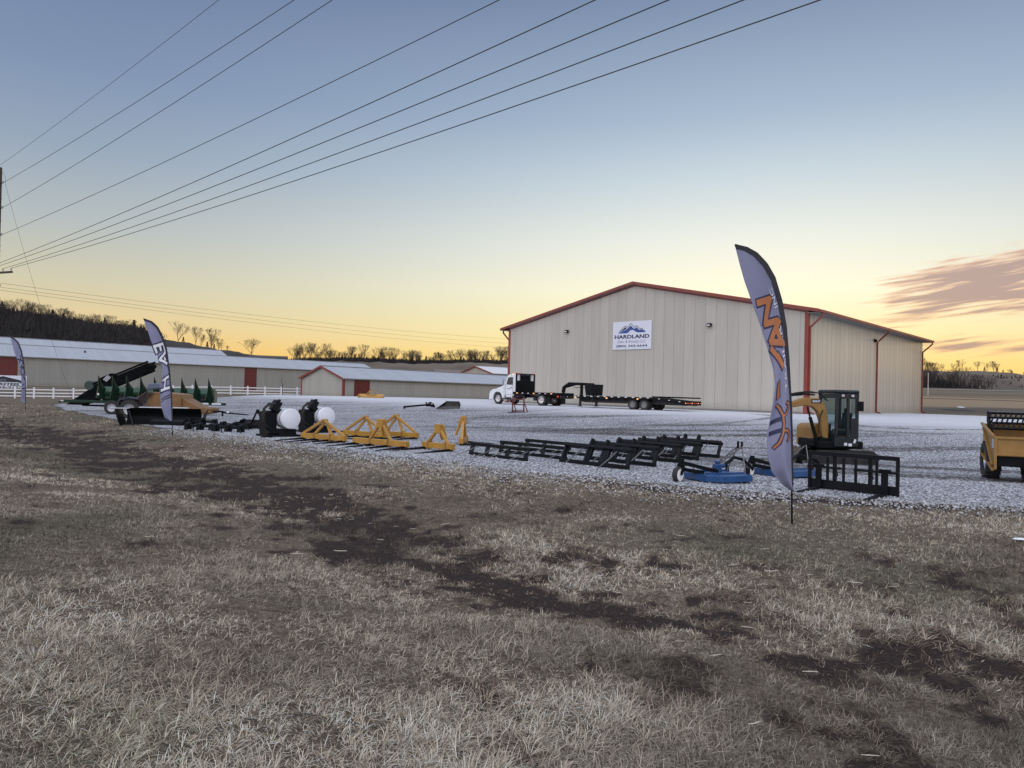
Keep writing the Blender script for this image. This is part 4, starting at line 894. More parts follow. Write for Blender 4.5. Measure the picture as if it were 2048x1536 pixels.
# ------------------------------------------------------------------ feather flags
def flag(label, bpx, bpy,  pole_px, left_px, cloth_label=None, marks=None, yaw=0., depth=.10, ncol=26, nrow=90):
    """pole_px / left_px: outline samples (dx, up) in photo units from the base; mpp metres per unit"""
    base = gat(bpx, bpy); mpp = base.y / 1415; o = thing('feather_flag', label, 'flag', base, yaw)
    def cv_px(l): return [((q := atY(bpx + a, bpy - b, base.y)).x - base.x, q.z - base.z) for a, b in l]
    P = cv_px(pole_px); L = cv_px(left_px)
    ph = np.array([b for a, b in P]); pxv = np.array([a for a, b in P]); lh = np.array([b for a, b in L]); lx = np.array([a for a, b in L])
    def cr(hs, xs, h):
        return np.interp(h, hs, xs)
    topz = ph[-1]
    # pole arc-length param so that the curved tip is smooth
    seg = np.concatenate([[0], np.cumsum(np.hypot(np.diff(pxv), np.diff(ph)))]); 
    def pole(u): return np.interp(u * seg[-1], seg, pxv), np.interp(u * seg[-1], seg, ph)
    u0 = np.interp(lh[0], ph, seg) / seg[-1]
    def left(v): # v 0 bottom ..1 top
        sl_ = np.concatenate([[0], np.cumsum(np.hypot(np.diff(lx), np.diff(lh)))]); return np.interp(v * sl_[-1], sl_, lx), np.interp(v * sl_[-1], sl_, lh)
    def wav(v, w): return (-depth * math.sin(w * 3.1) * (.4 + .8 * math.sin(v * 5 + 1)) + .035 * math.sin(v * 17 + w * 4) * w + .05 * math.sin(w * 9 + v * 6) * w * (1 - v)) * (1 - v ** 4)
    def surf(v, w): # w 0 at pole .. 1 at free edge
        a = pole(u0 + (1 - u0) * v); b_ = left(v); x = a[0] * (1 - w) + b_[0] * w; z = a[1] * (1 - w) + b_[1] * w
        return x, wav(v, w) * (1 if mpp > .006 else 1), z
    vs = []; 
    for i in range(nrow + 1):
        for j in range(ncol + 1): vs.append(surf(i / nrow, j / ncol))
    fs = [(i * (ncol + 1) + j, i * (ncol + 1) + j + 1, (i + 1) * (ncol + 1) + j + 1, (i + 1) * (ncol + 1) + j) for i in range(nrow) for j in range(ncol)]
    cl = MB().add(vs, fs).build('cloth', CLOTH, o, smooth=True)
    cl.modifiers.new('thk', 'SOLIDIFY').thickness = .003
    pts = [Vector((x, 0, z)) for x, z in (pole(k / 60) for k in range(61))]
    pts[0].z = -.15
    MB().tube(pts, [max(.016 - .009 * k / 60, .006) for k in range(61)], 8).build('pole', BLACK, o, smooth=True)
    # black sleeve hem along the pole
    hv = []; 
    for i in range(71):
        v_ = i / 70; a = pole(u0 + (1 - u0) * v_); b_ = left(v_); d = Vector((b_[0] - a[0], b_[1] - a[1])); ln = max(d.length, 1e-3); wd = min(.055, ln)
        n_ = d / ln
        hv += [(a[0] - n_.x * .022, -.02, a[1] - n_.y * .022 ), (a[0] + n_.x * wd, -.014, a[1] + n_.y * wd), (a[0] + n_.x * wd, .016, a[1] + n_.y * wd), (a[0] - n_.x * .022, .02, a[1] - n_.y * .022)]
    hf = [(4 * i + k, 4 * i + (k + 1) % 4, 4 * i + 4 + (k + 1) % 4, 4 * i + 4 + k) for i in range(70) for k in range(4)]
    MB().add(hv, hf).build('sleeve', INK, o, smooth=True)
    def put(nm_, vs2, fs2, mt_, off=.012, sub=.07, full=False):
        # vs2 in (v, w) cloth coordinates
        def fn(v_, w_):
            x, y, z = surf(min(max(v_, 0), 1), w_); return (x, y - off, z)
        decal(nm_, vs2, fs2, fn, mt_, cl, sub=sub)
    if marks: marks(put)
    return o
CLOTH = bpy.data.materials.new('flag_cloth'); CLOTH.use_nodes = True
tr = CLOTH.node_tree; b = tr.nodes['Principled BSDF']; tcn = N(tr, 'ShaderNodeTexCoord')
c = ramp(tr, noise(tr, tcn.outputs['Object'], 1.5, 3), [(.3, (.27, .285, .44)), (.7, (.32, .335, .49))], 'LINEAR'); tr.links.new(c, b.inputs['Base Color']); b.inputs['Roughness'].default_value = .85
tl = N(tr, 'ShaderNodeBsdfTranslucent'); tr.links.new(c, tl.inputs[0]); mx = N(tr, 'ShaderNodeMixShader'); mx.inputs[0].default_value = .25
tr.links.new(b.outputs[0], mx.inputs[1]); tr.links.new(tl.outputs[0], mx.inputs[2]); tr.links.new(mx.outputs[0], tr.nodes['Material Output'].inputs[0])
def strokes(vw, hw):
    """polylines in (v,w) space -> ribbons of half width hw (hv, hw)"""
    vs = []; fs = []
    for line in vw:
        line = [Vector(p) for p in line]
        for a_, b_ in zip(line[:-1], line[1:]):
            d = Vector(((b_.x - a_.x) / hw[0], (b_.y - a_.y) / hw[1])).normalized(); n_ = Vector((-d.y * hw[0], d.x * hw[1])); e = Vector((d.x * hw[0], d.y * hw[1])) * .6
            k = len(vs); vs += [tuple(a_ - e - n_), tuple(b_ + e - n_), tuple(b_ + e + n_), tuple(a_ - e + n_)]; fs.append((k, k + 1, k + 2, k + 3))
    return vs, fs
def letters_up(put, txt, v0, v1, w0, w1, mt_, bold, outline=None, ob=.0, shear=.0, nm_='lettering'):
    # text reads upward along v, letter tops point to the free edge
    vs, fs = textmesh(txt, 1.0, bold=bold, align='LEFT', shear=shear); xs = [p[0] for p in vs]; zs = [p[1] for p in vs]; a, b_, c_, d = min(xs), max(xs), min(zs), max(zs)
    if outline:
        v2, f2 = textmesh(txt, 1.0, bold=ob, align='LEFT', shear=shear); put(nm_, [(v0 + (x - a) / (b_ - a) * (v1 - v0), w0 + (z - c_) / (d - c_) * (w1 - w0)) for x, z in v2], f2, outline, .007, .04)
    put(nm_, [(v0 + (x - a) / (b_ - a) * (v1 - v0), w0 + (z - c_) / (d - c_) * (w1 - w0)) for x, z in vs], fs, mt_, .013, .04)
# big flag: outline read off its own shape
pole1 = [(0, 0), (-1, 150), (-3, 230), (-8, 330), (-13, 390), (-22, 445), (-36, 492), (-52, 520), (-72, 541), (-92, 552), (-114, 557)]
left1 = [(-2, 66), (-22, 80), (-42, 105), (-50, 140), (-50, 180), (-42, 235), (-36, 280), (-38, 310), (-47, 350), (-62, 395), (-80, 440), (-95, 485), (-114, 556)]
def marks1(put):
    def poly(pts, m_, off): put('lettering', pts, [tuple(range(len(pts)))], m_, off, .03)
    # the wordmark reads upward: each letter as (v,w) strokes, navy outline under orange
    N_ = [[(.655, .32), (.672, .80)], [(.672, .78), (.742, .36)], [(.742, .34), (.757, .80)]]
    A_ = [[(.560, .14), (.600, .80)], [(.600, .80), (.648, .22)], [(.590, .34), (.625, .38)]]
    T_ = [[(.505, .50), (.575, .86)], [(.485, .40), (.535, .60)]]
    I_ = [[(.385, .72), (.435, .76)]]
    for L_ in (N_, A_, T_, I_): put('lettering', *strokes(L_, (.0185, .14)), NAVY, .008, .03)
    for L_ in (N_, A_, T_, I_): put('lettering', *strokes(L_, (.0118, .085)), ORI, .014, .03)
    emb = [[(.192, .78), (.205, .62), (.235, .47), (.27, .42), (.305, .47), (.335, .6), (.352, .74)], [(.25, .46), (.25, .90)], [(.293, .46), (.293, .92)], [(.245, .44), (.238, .26), (.225, .17), (.208, .16), (.2, .26)], [(.298, .44), (.306, .27), (.318, .19), (.334, .16), (.341, .25)]]
    put('emblem', *strokes(emb, (.0085, .085)), NAVY, .008, .03); put('emblem', *strokes(emb[:1] + emb[3:], (.0042, .034)), ORI, .014, .03)
    letters_up(put, 'TRAILERS', .385, .66, .20, .33, WINK, .0, nm_='small_lettering'); letters_up(put, 'INC', .70, .775, .16, .27, WINK, .0, nm_='small_lettering')
flag('tall lavender feather flag with orange letters standing in the verge at the right', 1584, 1048, pole1, left1, marks=marks1, depth=.12)
pole2 = [(0, 0), (-2, 80), (-6, 130), (-12, 175), (-20, 200), (-30, 219), (-42, 230), (-58, 235.5)]
left2 = [(-2, 31), (-14, 37), (-23, 62), (-25, 92), (-20, 112), (-20, 138), (-27, 150), (-35, 172), (-44, 195), (-58, 235)]
def marks2(put):
    def up(L_): put('lettering', *strokes(L_, (.026, .19)), NAVY, .008, .05); put('lettering', *strokes(L_, (.012, .085)), WINK, .014, .05)
    up([[(.70, .10), (.73, .95)], [(.70, .12), (.635, .14)], [(.72, .50), (.665, .52)], [(.735, .92), (.672, .93)]])
    up([[(.52, .2), (.60, .9)], [(.60, .9), (.62, .15)], [(.56, .3), (.58, .35)]])
    up([[(.40, .15), (.40, .8)], [(.30, .1), (.31, .85)], [(.40, .5), (.31, .5)]])
    put('lettering', *strokes([[(.215, .06), (.21, .95)], [(.235, .06), (.232, .9)]], (.005, .04)), INK, .008, .05)
flag('middle lavender feather flag with outlined white letters before the black blades', 345, 873, pole2, left2, marks=marks2, depth=.10)
pole3 = [(0, 0), (0, 60), (-3, 95), (-8, 122), (-15, 139), (-24, 147), (-31, 151)]
left3 = [(-1, 17), (-9, 20), (-8, 45), (-7, 70), (-12, 90), (-19, 110), (-26, 132), (-31, 150.5)]
def marks3(put):
    L_ = [[(.66, .92), (.60, .2)], [(.60, .78), (.675, .25)], [(.60, .25), (.57, .1), (.53, .75)], [(.53, .78), (.51, .1)], [(.49, .1), (.505, .5), (.485, .82), (.43, .8), (.40, .4), (.42, .15), (.49, .12)], [(.40, .4), (.33, .1)]]
    put('lettering', *strokes(L_, (.009, .085)), NAVY, .01, .05)
    put('lettering', *strokes([[(.21, .1), (.21, .9)], [(.27, .2), (.27, .9)]], (.008, .06)), NAVY, .01, .05)
flag('smallest leftmost lavender feather flag with dark blue letters before the red door', 51, 823, pole3, left3, marks=marks3, depth=.10)

# ------------------------------------------------------------------ flatbed truck (local x runs from the bumper back, y away from the viewer)
tp = Vector((-1.2, 60.3, 0)); tz = gz(2, 57.5); TR_ = PROT
def tw(s, y=0, z=0): return Vector((tp.x, tp.y, tz)) + Matrix.Rotation(TR_, 3, 'Z') @ Vector((s, y, z))
trk_ = thing('flatbed_truck', 'white conventional cab truck with a black flat bed beside the big building', 'truck', tw(0), TR_)
TW = 2.3
hood = MB()
sec = [(-.95, .50, .55, 1.02, .42), (-.9, .42, .55, 1.2, .36), (-.55, .30, .55, 1.4, .3), (.0, .2, 1.02, 1.52, .26), (.45, .14, .9, 1.66, .22), (.62, .12, .7, 1.72, .2)]
ring = []
for (x, ins, zb_, zt, rd) in sec:
    y0, y1 = ins, TW - ins; ring.append([(x, y0, zb_), (x, y0 - .03, zt - rd), (x, y0 + rd * .6, zt - .03), (x, TW / 2, zt + .03), (x, y1 - rd * .6, zt - .03), (x, y1 + .03, zt - rd), (x, y1, zb_)])
vs = [p for r_ in ring for p in r_]; fs = [(i * 7 + k, i * 7 + (k + 1) % 7, (i + 1) * 7 + (k + 1) % 7, (i + 1) * 7 + k) for i in range(5) for k in range(7)] + [tuple(range(6, -1, -1)), tuple(range(35, 42))]
hood.add(vs, fs); hood.build('hood', WHITEP, trk_, smooth=True)
for y0, y1 in ((-.02, .42), (TW - .42, TW + .02)):
    mb = MB(); arc = [(math.cos(a_) * .66, .5 + math.sin(a_) * .68) for a_ in np.linspace(-.05, math.pi + .05, 12)]; arc2 = [(x * .86, .5 + (z - .5) * .86) for x, z in arc]
    out_ = [(-.98, .42), (-.98, .85), (-.85, 1.12), (-.5, 1.28), (.2, 1.32), (.62, 1.15), (.75, .8), (.75, .42)]
    inn = [(.56, .42), (.55, .6), (.42, .92), (.15, 1.06), (-.15, 1.06), (-.42, .92), (-.55, .6), (-.56, .42)]
    n_ = 8; vs = [(x, y, z) for y in (y0, y1) for x, z in out_ + inn[::-1]]
    fs = []
    for k in range(7):
        for base in (0, 16): fs.append((base + k, base + k + 1, base + 8 + k + 1, base + 8 + k))
        fs.append((k, k + 1, 16 + k + 1, 16 + k)); fs.append((8 + k, 8 + k + 1, 24 + k + 1, 24 + k))
    mb.add(vs, fs); mb.build('fender', WHITEP, trk_, smooth=True)
MB().box((-1.02, TW / 2, .55), (.16, TW - .1, .32)).build('bumper', CHROME, trk_, bevel=.03)
MB().box((-.97, TW / 2, .95), (.05, 1.0, .5)).build('grille', CHROME, trk_, bevel=.02)
for yy in (.32, TW - .32): MB().box((-.97, yy, .92), (.06, .3, .2)).build('headlight', CHROME, trk_, bevel=.02)
cab = MB(); cab.prism([(.62, .72), (.62, 1.68), (.98, 2.42), (1.15, 2.52), (1.98, 2.56), (2.05, 2.5), (2.05, .72)], 'y', .12, TW - .12); cab.build('cab', WHITEP, trk_, bevel=.04)
for yy, s_ in ((.112, -1), (TW - .112, 1)):
    MB().prism([(.9, 1.68), (1.1, 2.28), (1.62, 2.32), (1.62, 1.66)], 'y', yy - .008, yy + .008).build('side_window', mat('dark_glass', (.015, .02, .025), .08, 0, .1, 2, coat=.5), trk_)
    d_ = MB(); d_.box((1.66, yy, 1.5), (.015, .012, 1.5)); d_.box((.78, yy, 1.25), (.015, .012, .9)); d_.box((1.22, yy, .84), (.9, .012, .015)); d_.box((1.5, yy + s_ * .02, 1.45), (.14, .03, .04)); d_.build('door_seam', DARK, trk_)
    vs, fs = fittext('HARDLAND', .5, .08, bold=.02); decal('lettering', [(x + 1.2, z + 1.33) for x, z in vs], fs, lambda x, z: ((x if s_ < 0 else 2.4 - x), yy + s_ * .012, z), GREYI, trk_)
MB().add([(.64, .3, 1.74), (.64, TW - .3, 1.74), (.97, TW - .4, 2.38), (.97, .4, 2.38)], [(0, 1, 2, 3)]).build('windshield', MATS['dark_glass'], trk_, loc=(-.012, 0, 0))
mb = MB()
for yy in (-.12, TW + .12): mb.box((.72, yy, 1.95), (.06, .2, .42)); mb.bar((.75, .1 if yy < 0 else TW - .1, 1.9), (.72, yy, 1.75), .03); mb.bar((.75, .1 if yy < 0 else TW - .1, 2.1), (.72, yy, 2.12), .03)
mb.build('mirror', CHROME, trk_, bevel=.01)
for k in range(5): MB().box((1.3, .5 + k * .32, 2.585), (.1, .08, .045)).build('marker_light', AMB, trk_)
mb = MB(); mb.box((.95, -.0, .5), (.8, .3, .08)); mb.box((1.0, .02, .3), (.7, .26, .05)); mb.build('step', DARK, trk_)
MB().cyl((1.0, .28, .66), (1.7, .28, .66), .27, 20).build('fuel_tank', CHROME, trk_, smooth=True)
mb = MB()
for yy in (.72, TW - .72): mb.box((3.0, yy, .74), (7.6, .09, .24))
mb.box((4.0, TW / 2, .55), (.3, TW - .5, .3)); mb.build('chassis', DARK, trk_)
mb = MB(); mb.box((4.1, TW / 2, 1.02), (4.6, TW + .1, .1)); mb.box((4.1, -.02, .98), (4.6, .06, .2)); mb.box((4.1, TW + .02, .98), (4.6, .06, .2)); mb.box((6.37, TW / 2, .86), (.08, TW + .06, .42)); mb.build('flat_bed', BLACK, trk_, bevel=.008)
MB().box((2.5, .14, .74), (1.1, .4, .42)).build('tool_box', BLACKS, trk_, bevel=.015)
# headache rack: solid lower panel, louvred window above
hr = MB(); hx = 2.12
hr.box((hx, TW / 2, 1.52), (.05, TW - .05, .95))
for yy in (.03, TW - .03): hr.box((hx, yy, 1.82), (.1, .1, 1.6))
hr.box((hx, TW / 2, 2.58), (.09, TW - .02, .1)); hr.box((hx, TW / 2, 2.0), (.08, TW - .05, .06))
for yy in (.55, TW - .55): hr.box((hx, yy, 2.28), (.06, .06, .56))
for k in range(6): hr.box((hx, TW / 2, 2.08 + k * .08), (.07, 1.15, .045), (0, .5, 0))
hr.build('headache_rack', BLACK, trk_)
for yy in (.12, TW - .12): MB().box((hx + .06, yy, 2.66), (.06, .12, .07)).build('marker_light', REDL, trk_)
for k in range(7): MB().box((2.3 + k * .62, -.055, .99), (.16, .012, .05)).build('marker_light', REFL if k % 3 else AMB, trk_)
for k, yy in enumerate((.3, .75, TW - .75, TW - .3)): MB().box((6.415, yy, .78), (.012, .2, .09)).build('tail_light', REDL if k in (0, 3) else REFL, trk_)
for yy in (.16, TW - .16): wheel('wheel', trk_, (0, yy, .5), .5, .27, rimr=.58)
for yy in (.16, .48, TW - .48, TW - .16): wheel('wheel', trk_, (4.87, yy, .5), .5, .25, rimr=.58)
mb = MB()
for yy in (.3, TW - .3): mb.box((5.55, yy, .55), (.02, .6, .75))
mb.build('mud_flap', RUB, trk_)

# ------------------------------------------------------------------ gooseneck trailer
gt0 = tw(8.45); gzz = gz(5, 55) ; gtr = thing('gooseneck_trailer', 'long black gooseneck flatbed trailer with amber lights parked along the gable wall', 'trailer', (gt0.x, gt0.y, gz(7.5, 51.5)), TR_)
GL = 9.3; DZ = .93
dk_ = MB(); dk_.box((3.3, TW / 2, DZ - .05), (6.6, TW + .1, .08)); dk_.box((3.3, -.02, DZ - .1), (6.6, .08, .2)); dk_.box((3.3, TW + .02, DZ - .1), (6.6, .08, .2))
for x in (.4, 1.3): pass
dk_.build('deck', BLACK, gtr, bevel=.006)
fr_ = MB()
for yy in (.5, TW - .5): fr_.prism([(0, DZ - .1), (0, DZ - .42), (.5, DZ - .5), (6.6, DZ - .5), (GL, DZ - .52), (GL, DZ - .3), (6.6, DZ - .1)], 'y', yy - .06, yy + .06)
for k in range(10): fr_.box((.4 + k * .65, TW / 2, DZ - .2), (.08, TW, .12))
fr_.build('frame', DARK, gtr)
dv = MB(); dv.prism([(6.6, DZ), (6.6, DZ - .12), (GL, DZ - .36), (GL, DZ - .24)], 'y', -.02, TW + .02); dv.build('dovetail', BLACK, gtr)
for y0 in (.05, 1.22):
    rm = MB(); 
    for k in range(7): rm.box((6.95 + k * .32, y0 + .52, DZ + .05 - k * .005), (.09, 1.04, .05))
    for yy in (y0 + .04, y0 + 1.0): rm.bar((6.75, yy, DZ + .04), (GL + .05, yy, DZ + .02), .05, .09)
    rm.build('ramp', BLACK, gtr)
MB().box((GL + .02, TW / 2, DZ - .34), (.1, TW + .06, .3)).build('rear_bumper', BLACK, gtr, bevel=.01)
mb = MB()
for yy in (.42, TW - .42):
    mb.box((.22, yy, DZ + .45), (.2, .16, .95)); mb.bar((.3, yy, DZ + .88), (-1.25, yy + (TW / 2 - yy) * .35, DZ + .92), .13, .22); mb.bar((-1.2, yy + (TW / 2 - yy) * .35, DZ + .92), (-2.15, TW / 2, DZ + .62), .13, .2)
mb.bar((-2.1, TW / 2, DZ + .66), (-2.2, TW / 2, DZ + .2), .2, .24); mb.cyl((-2.2, TW / 2, DZ + .35), (-2.2, TW / 2, DZ + .12), .09, 12); mb.build('gooseneck', BLACK, gtr, bevel=.01)
MB().box((-.35, TW / 2, DZ + .62), (.5, 1.2, .04)).build('neck_plate', BLACK, gtr)
mb = MB(); mb.prism([(.75, DZ + .02), (1.25, DZ + .02), (1.32, DZ + .88), (.6, DZ + .88)], 'y', .25, 1.75); mb.build('tool_box', BLACKS, gtr, bevel=.02)
for yy in (.12, TW - .12):
    mb = MB(); mb.box((.35, yy, .55), (.14, .14, .9)); mb.box((.35, yy, .12), (.28, .28, .04)); mb.build('landing_leg', DARK, gtr)
    mb = MB(); mb.box((1.5, yy, .62), (.1, .1, .4)); mb.build('bracket', DARK, gtr)
for xx in (5.15, 6.12):
    for yy in (.14, .46, TW - .46, TW - .14): wheel('wheel', gtr, (xx, yy, .4), .4, .24, rimr=.58, rim=mat('grey_rim', (.2, .2, .21), .5, .4, .1, 3))
    MB().cyl((xx, .2, .4), (xx, TW - .2, .4), .07, 10).build('axle', DARK, gtr)
for k in range(11): MB().box((.3 + k * .62, -.066, DZ - .04), (.2, .01, .05)).build('reflector', REFL, gtr)
for xx in (.05, 2.95, 5.65): MB().box((xx, -.072, DZ - .14), (.12, .02, .08)).build('marker_light', AMB, gtr)
for xx in (7.4, 8.2, 9.0): MB().box((xx, -.03, DZ - .02 - (xx - 6.6) * .09), (.12, .02, .04)).build('reflector', REFL, gtr)
for k in range(8): MB().box((GL + .078, .15 + k * .29, DZ - .34), (.012, .09, .06)).build('tail_light', REDL if k % 3 else AMB, gtr)

# red stand in front of the truck
p = gat(1036, 824); rs = thing('fork_attachment', 'small red and black fork attachment standing in front of the truck', 'fork attachment', (p.x, p.y, gz(p.x, p.y)), R(-38))
mb = MB()
for xx in (-.5, .5): mb.bar((xx, 0, 0), (xx, 0, .95), .07); mb.bar((xx, 0, .95), (xx * .5, .35, 1.15), .05); mb.bar((xx, .5, 0), (xx, 0, .8), .05); mb.bar((xx, 0, .03), (xx, .55, .03), .07)
for zz_ in (.12, .55, .93): mb.bar((-.5, 0, zz_), (.5, 0, zz_), .07)
mb.build('frame', mat('dark_red_steel', (.12, .018, .015), .5, 0, .3, 4, dust=.2, dustcol=(.08, .05, .04)), rs)
mb = MB()
for xx in (-.3, .3): mb.bar((xx, -.06, .04), (xx - .25, -1.25, .02), .09, .04, w2=.03, h2_=.015)
mb.bar((-.2, .1, 1.0), (.2, .1, 1.0), .2, .18); mb.build('tine', BLACK, rs)

# ------------------------------------------------------------------ mini excavator
ex = Vector((10.75, 23.6, 0)); ex.z = gz(ex.x, ex.y); XR = R(8)
E_ = thing('mini_excavator', 'yellow and black mini excavator with a glass cab behind the fork frame', 'excavator', ex, XR)
GRY = mat('cab_frame', (.014, .019, .023), .4, 0, .2, 3, spec=.4)
for yy in (-.62, .72):
    x0, x1 = (-1.05, 1.15)
    pr = [(x0 + .2, .42), (x0 + .02, .28), (x0, .18), (x0 + .1, .05), (x0 + .25, 0), (x1 - .25, 0), (x1 - .08, .05), (x1, .2), (x1 - .03, .32), (x1 - .2, .42)]
    tk = MB().prism(pr, 'y', yy - .17, yy + .17); 
    for i in range(22):
        xx = x0 + .22 + (x1 - x0 - .44) * i / 21; tk.box((xx, yy, .435), (.05, .35, .035)); tk.box((xx, yy, -.008), (.05, .35, .03))
    o_ = tk.build('track', RUB, E_); q = MB()
    for k in range(4): q.cyl((x0 + .45 + k * .42, yy - .178, .14), (x0 + .45 + k * .42, yy + .178, .14), .09, 12)
    for xx in (x0 + .2, x1 - .2): q.cyl((xx, yy - .18, .21), (xx, yy + .18, .21), .15, 16)
    q.build('roller', DARK, o_)
MB().box((.05, .05, .3), (.9, 1.1, .2)).build('undercarriage', BLACK, E_); MB().cyl((.1, .05, .38), (.1, .05, .52), .42, 20).build('turntable', BLACK, E_)
mb = MB()   # dozer blade at the left, low
mb.bar((-1.0, -.35, .2), (-1.55, -.35, .18), .1); mb.bar((-1.0, .45, .2), (-1.55, .45, .18), .1); arc = [(-1.55 - .1 * math.cos(a_), .22 + .24 * math.sin(a_)) for a_ in np.linspace(-1.2, 1.2, 7)]
mb.prism(arc + [(x + .05, z) for x, z in arc[::-1]], 'y', -.85, .95); mb.build('dozer_blade', BLACK, E_)
mb = MB(); mb.prism([(-.78, -.55), (.72, -.55), (.82, 0), (.72, .6), (.3, .85), (-.5, .8), (-.82, .5)], 'z', .5, .74); mb.build('platform', BLACK, E_, bevel=.03)
mb = MB(); mb.prism([(-.85, .54), (-.85, 1.18), (-.72, 1.28), (-.2, 1.3), (-.2, .54)], 'y', -.1, .85); mb.build('engine_cover', YELM, E_, bevel=.05)
MB().box((-.78, .2, .66), (.22, .95, .3)).build('counterweight', BLACK, E_, bevel=.05)
# cab
X0, X1, Y0, Y1, ZB, ZT = -.32, .50, -.62, .42, .56, 2.42
MB().box(((X0 + X1) / 2, (Y0 + Y1) / 2, ZB + .16), (X1 - X0, Y1 - Y0, .32)).build('cab_base', GRY, E_, bevel=.03)
fr_ = MB()
for x, y in ((X0, Y0), (X1, Y0), (X0, Y1), (X1, Y1), (X1 - .32, Y0)):
    fr_.bar((x + (.045 if x == X0 else -.045), y + (.045 if y == Y0 else -.045), ZB + .3), (x + (.07 if x == X0 else -.045), y + (.045 if y == Y0 else -.045), ZT - .1), .09)
fr_.box((X0 + .05, (Y0 + Y1) / 2, ZB + .36), (.08, Y1 - Y0, .12)); fr_.box(((X0 + X1) / 2, Y0 + .045, ZT - .2), (X1 - X0, .08, .16)); fr_.box((X1 - .045, (Y0 + Y1) / 2, ZT - .2), (.08, Y1 - Y0, .16)); fr_.box((X0 + .05, (Y0 + Y1) / 2, ZT - .2), (.08, Y1 - Y0, .14))
fr_.box((X1 - .15, Y0 + .045, ZB + .6), (.24, .07, .7)); fr_.build('cab_frame', GRY, E_, bevel=.015)
MB().prism([(X0 - .02, Y0 - .02), (X1 + .03, Y0 - .02), (X1 + .03, Y1 + .03), (X0 - .02, Y1 + .03)], 'z', ZT - .12, ZT).build('cab_roof', GRY, E_, bevel=.05)
g_ = MB()
g_.box(((X0 + X1) / 2 - .16, Y0 + .03, (ZB + ZT) / 2 + .1), (X1 - X0 - .42, .01, ZT - ZB - .6)); g_.box((X0 + .04, (Y0 + Y1) / 2, (ZB + ZT) / 2 + .1), (.01, Y1 - Y0 - .14, ZT - ZB - .6)); g_.box((X1 - .03, (Y0 + Y1) / 2, 1.75), (.01, Y1 - Y0 - .14, .8)); g_.box(((X0 + X1) / 2, Y1 - .03, 1.7), (X1 - X0 - .14, .01, .9)); g_.box((X1 - .17, Y0 + .03, 1.85), (.2, .01, .62))
g_.build('cab_glass', GLASS, E_)
st_ = MB(); st_.box((.2, -.08, 1.0), (.42, .44, .14)); st_.box((.4, -.08, 1.36), (.12, .42, .62), (0, .15, 0)); st_.box((.42, -.08, 1.74), (.08, .24, .16)); st_.box((-.05, .12, 1.05), (.06, .06, .5)); st_.box((.1, -.36, 1.22), (.3, .08, .1)); st_.build('seat', BLACKS, E_, bevel=.02)
MB().box((.1, -.2, .93), (.5, .05, .42)).build('door_panel', mat('tan_liner', (.2, .19, .16), .7), E_)
for x, z, w in ((.04, .66, .1), (.2, .64, .12)): MB().box((x, Y0 - .006, z), (w, .01, .09)).build('sticker', WINK, E_)
MB().box((.36, Y0 - .006, .76), (.07, .01, .13), (0, .4, 0)).build('sticker', WINK, E_)
mb = MB(); mb.bar((X1 - .04, Y0 + .02, 1.95), (X1 + .06, Y0 - .06, 1.95), .03); mb.box((X1 + .02, Y0 - .08, 1.9), (.15, .05, .32)); mb.build('mirror', BLACK, E_, bevel=.01)
for x in (.0, .34): MB().box((x - .1, Y0 - .03, ZT - .19), (.1, .05, .08)).build('work_light', CHROME, E_, bevel=.01)
# boom: up and forward (local -x)
bo = [(-.32, 1.0), (-.28, 1.5), (-.42, 1.98), (-.62, 2.14), (-1.1, 2.14), (-1.75, 1.92)]
bi = [(-.58, .95), (-.56, 1.4), (-.64, 1.72), (-.8, 1.86), (-1.15, 1.84), (-1.75, 1.78)]
bi = [(-.56, .85), (-.6, 1.35), (-.72, 1.68), (-.92, 1.84), (-1.2, 1.86), (-1.78, 1.76)]; bo[0] = (-.26, .8); bo = [(x - .14, z) for x, z in bo]; bi = [(x - .06, z + .02) for x, z in bi]
bm_ = MB(); n_ = 6; vs = [(x, y, z) for y in (-.36, -.16) for x, z in bo + bi]; fs = []
for k in range(5):
    fs += [(k, k + 1, 6 + k + 1, 6 + k), (12 + k, 12 + k + 1, 18 + k + 1, 18 + k), (k, k + 1, 12 + k + 1, 12 + k), (6 + k, 6 + k + 1, 18 + k + 1, 18 + k)]
fs += [(0, 6, 18, 12), (5, 11, 23, 17)]
bm_.add(vs, fs); bmo = bm_.build('boom', YELM, E_, bevel=.015)
MB().box((-.85, -.364, 2.03), (.36, .006, .13), (0, .0, 0)).build('name_plate', INK, bmo)
vs, fs = fittext('SANY', .28, .075, bold=.03); decal('lettering', [(x - .85, z + 2.03) for x, z in vs], fs, lambda x, z: (x, -.37, z), WINK, bmo)
MB().prism([(-1.66, 2.0), (-1.84, 1.95), (-1.98, .75), (-1.88, .68), (-1.68, 1.5)], 'y', -.35, -.17).build('arm', YELM, E_, bevel=.015)
bk = MB(); arc = [(-1.78 + .27 * math.cos(a_), .32 + .3 * math.sin(a_)) for a_ in np.linspace(-2.6, 1.1, 12)]
bk.prism(arc, 'y', -.6, .08); 
for k in range(4): bk.bar((-2.0, -.54 + k * .19, .16), (-2.12, -.54 + k * .19, .04), .05)
bk.build('bucket', mat('worn_bucket', (.1, .075, .05), .55, .3, .4, 6, dust=.5, dustcol=(.2, .15, .1)), E_)
for a_, b_, c_ in (((-1.95, -.26, 2.2), (-1.3, -.26, 2.26), (-.85, -.26, 2.24)), ((-.75, -.26, .75), (-1.0, -.26, 1.5), (-1.1, -.26, 1.84)), ((-2.02, -.26, 1.6), (-2.05, -.26, 1.2), (-2.08, -.26, .7))): MB().cyl(a_, b_, .055, 12).cyl(b_, c_, .03, 10).build('hydraulic_cylinder', BLACKS, E_, smooth=True)
hs_ = MB()
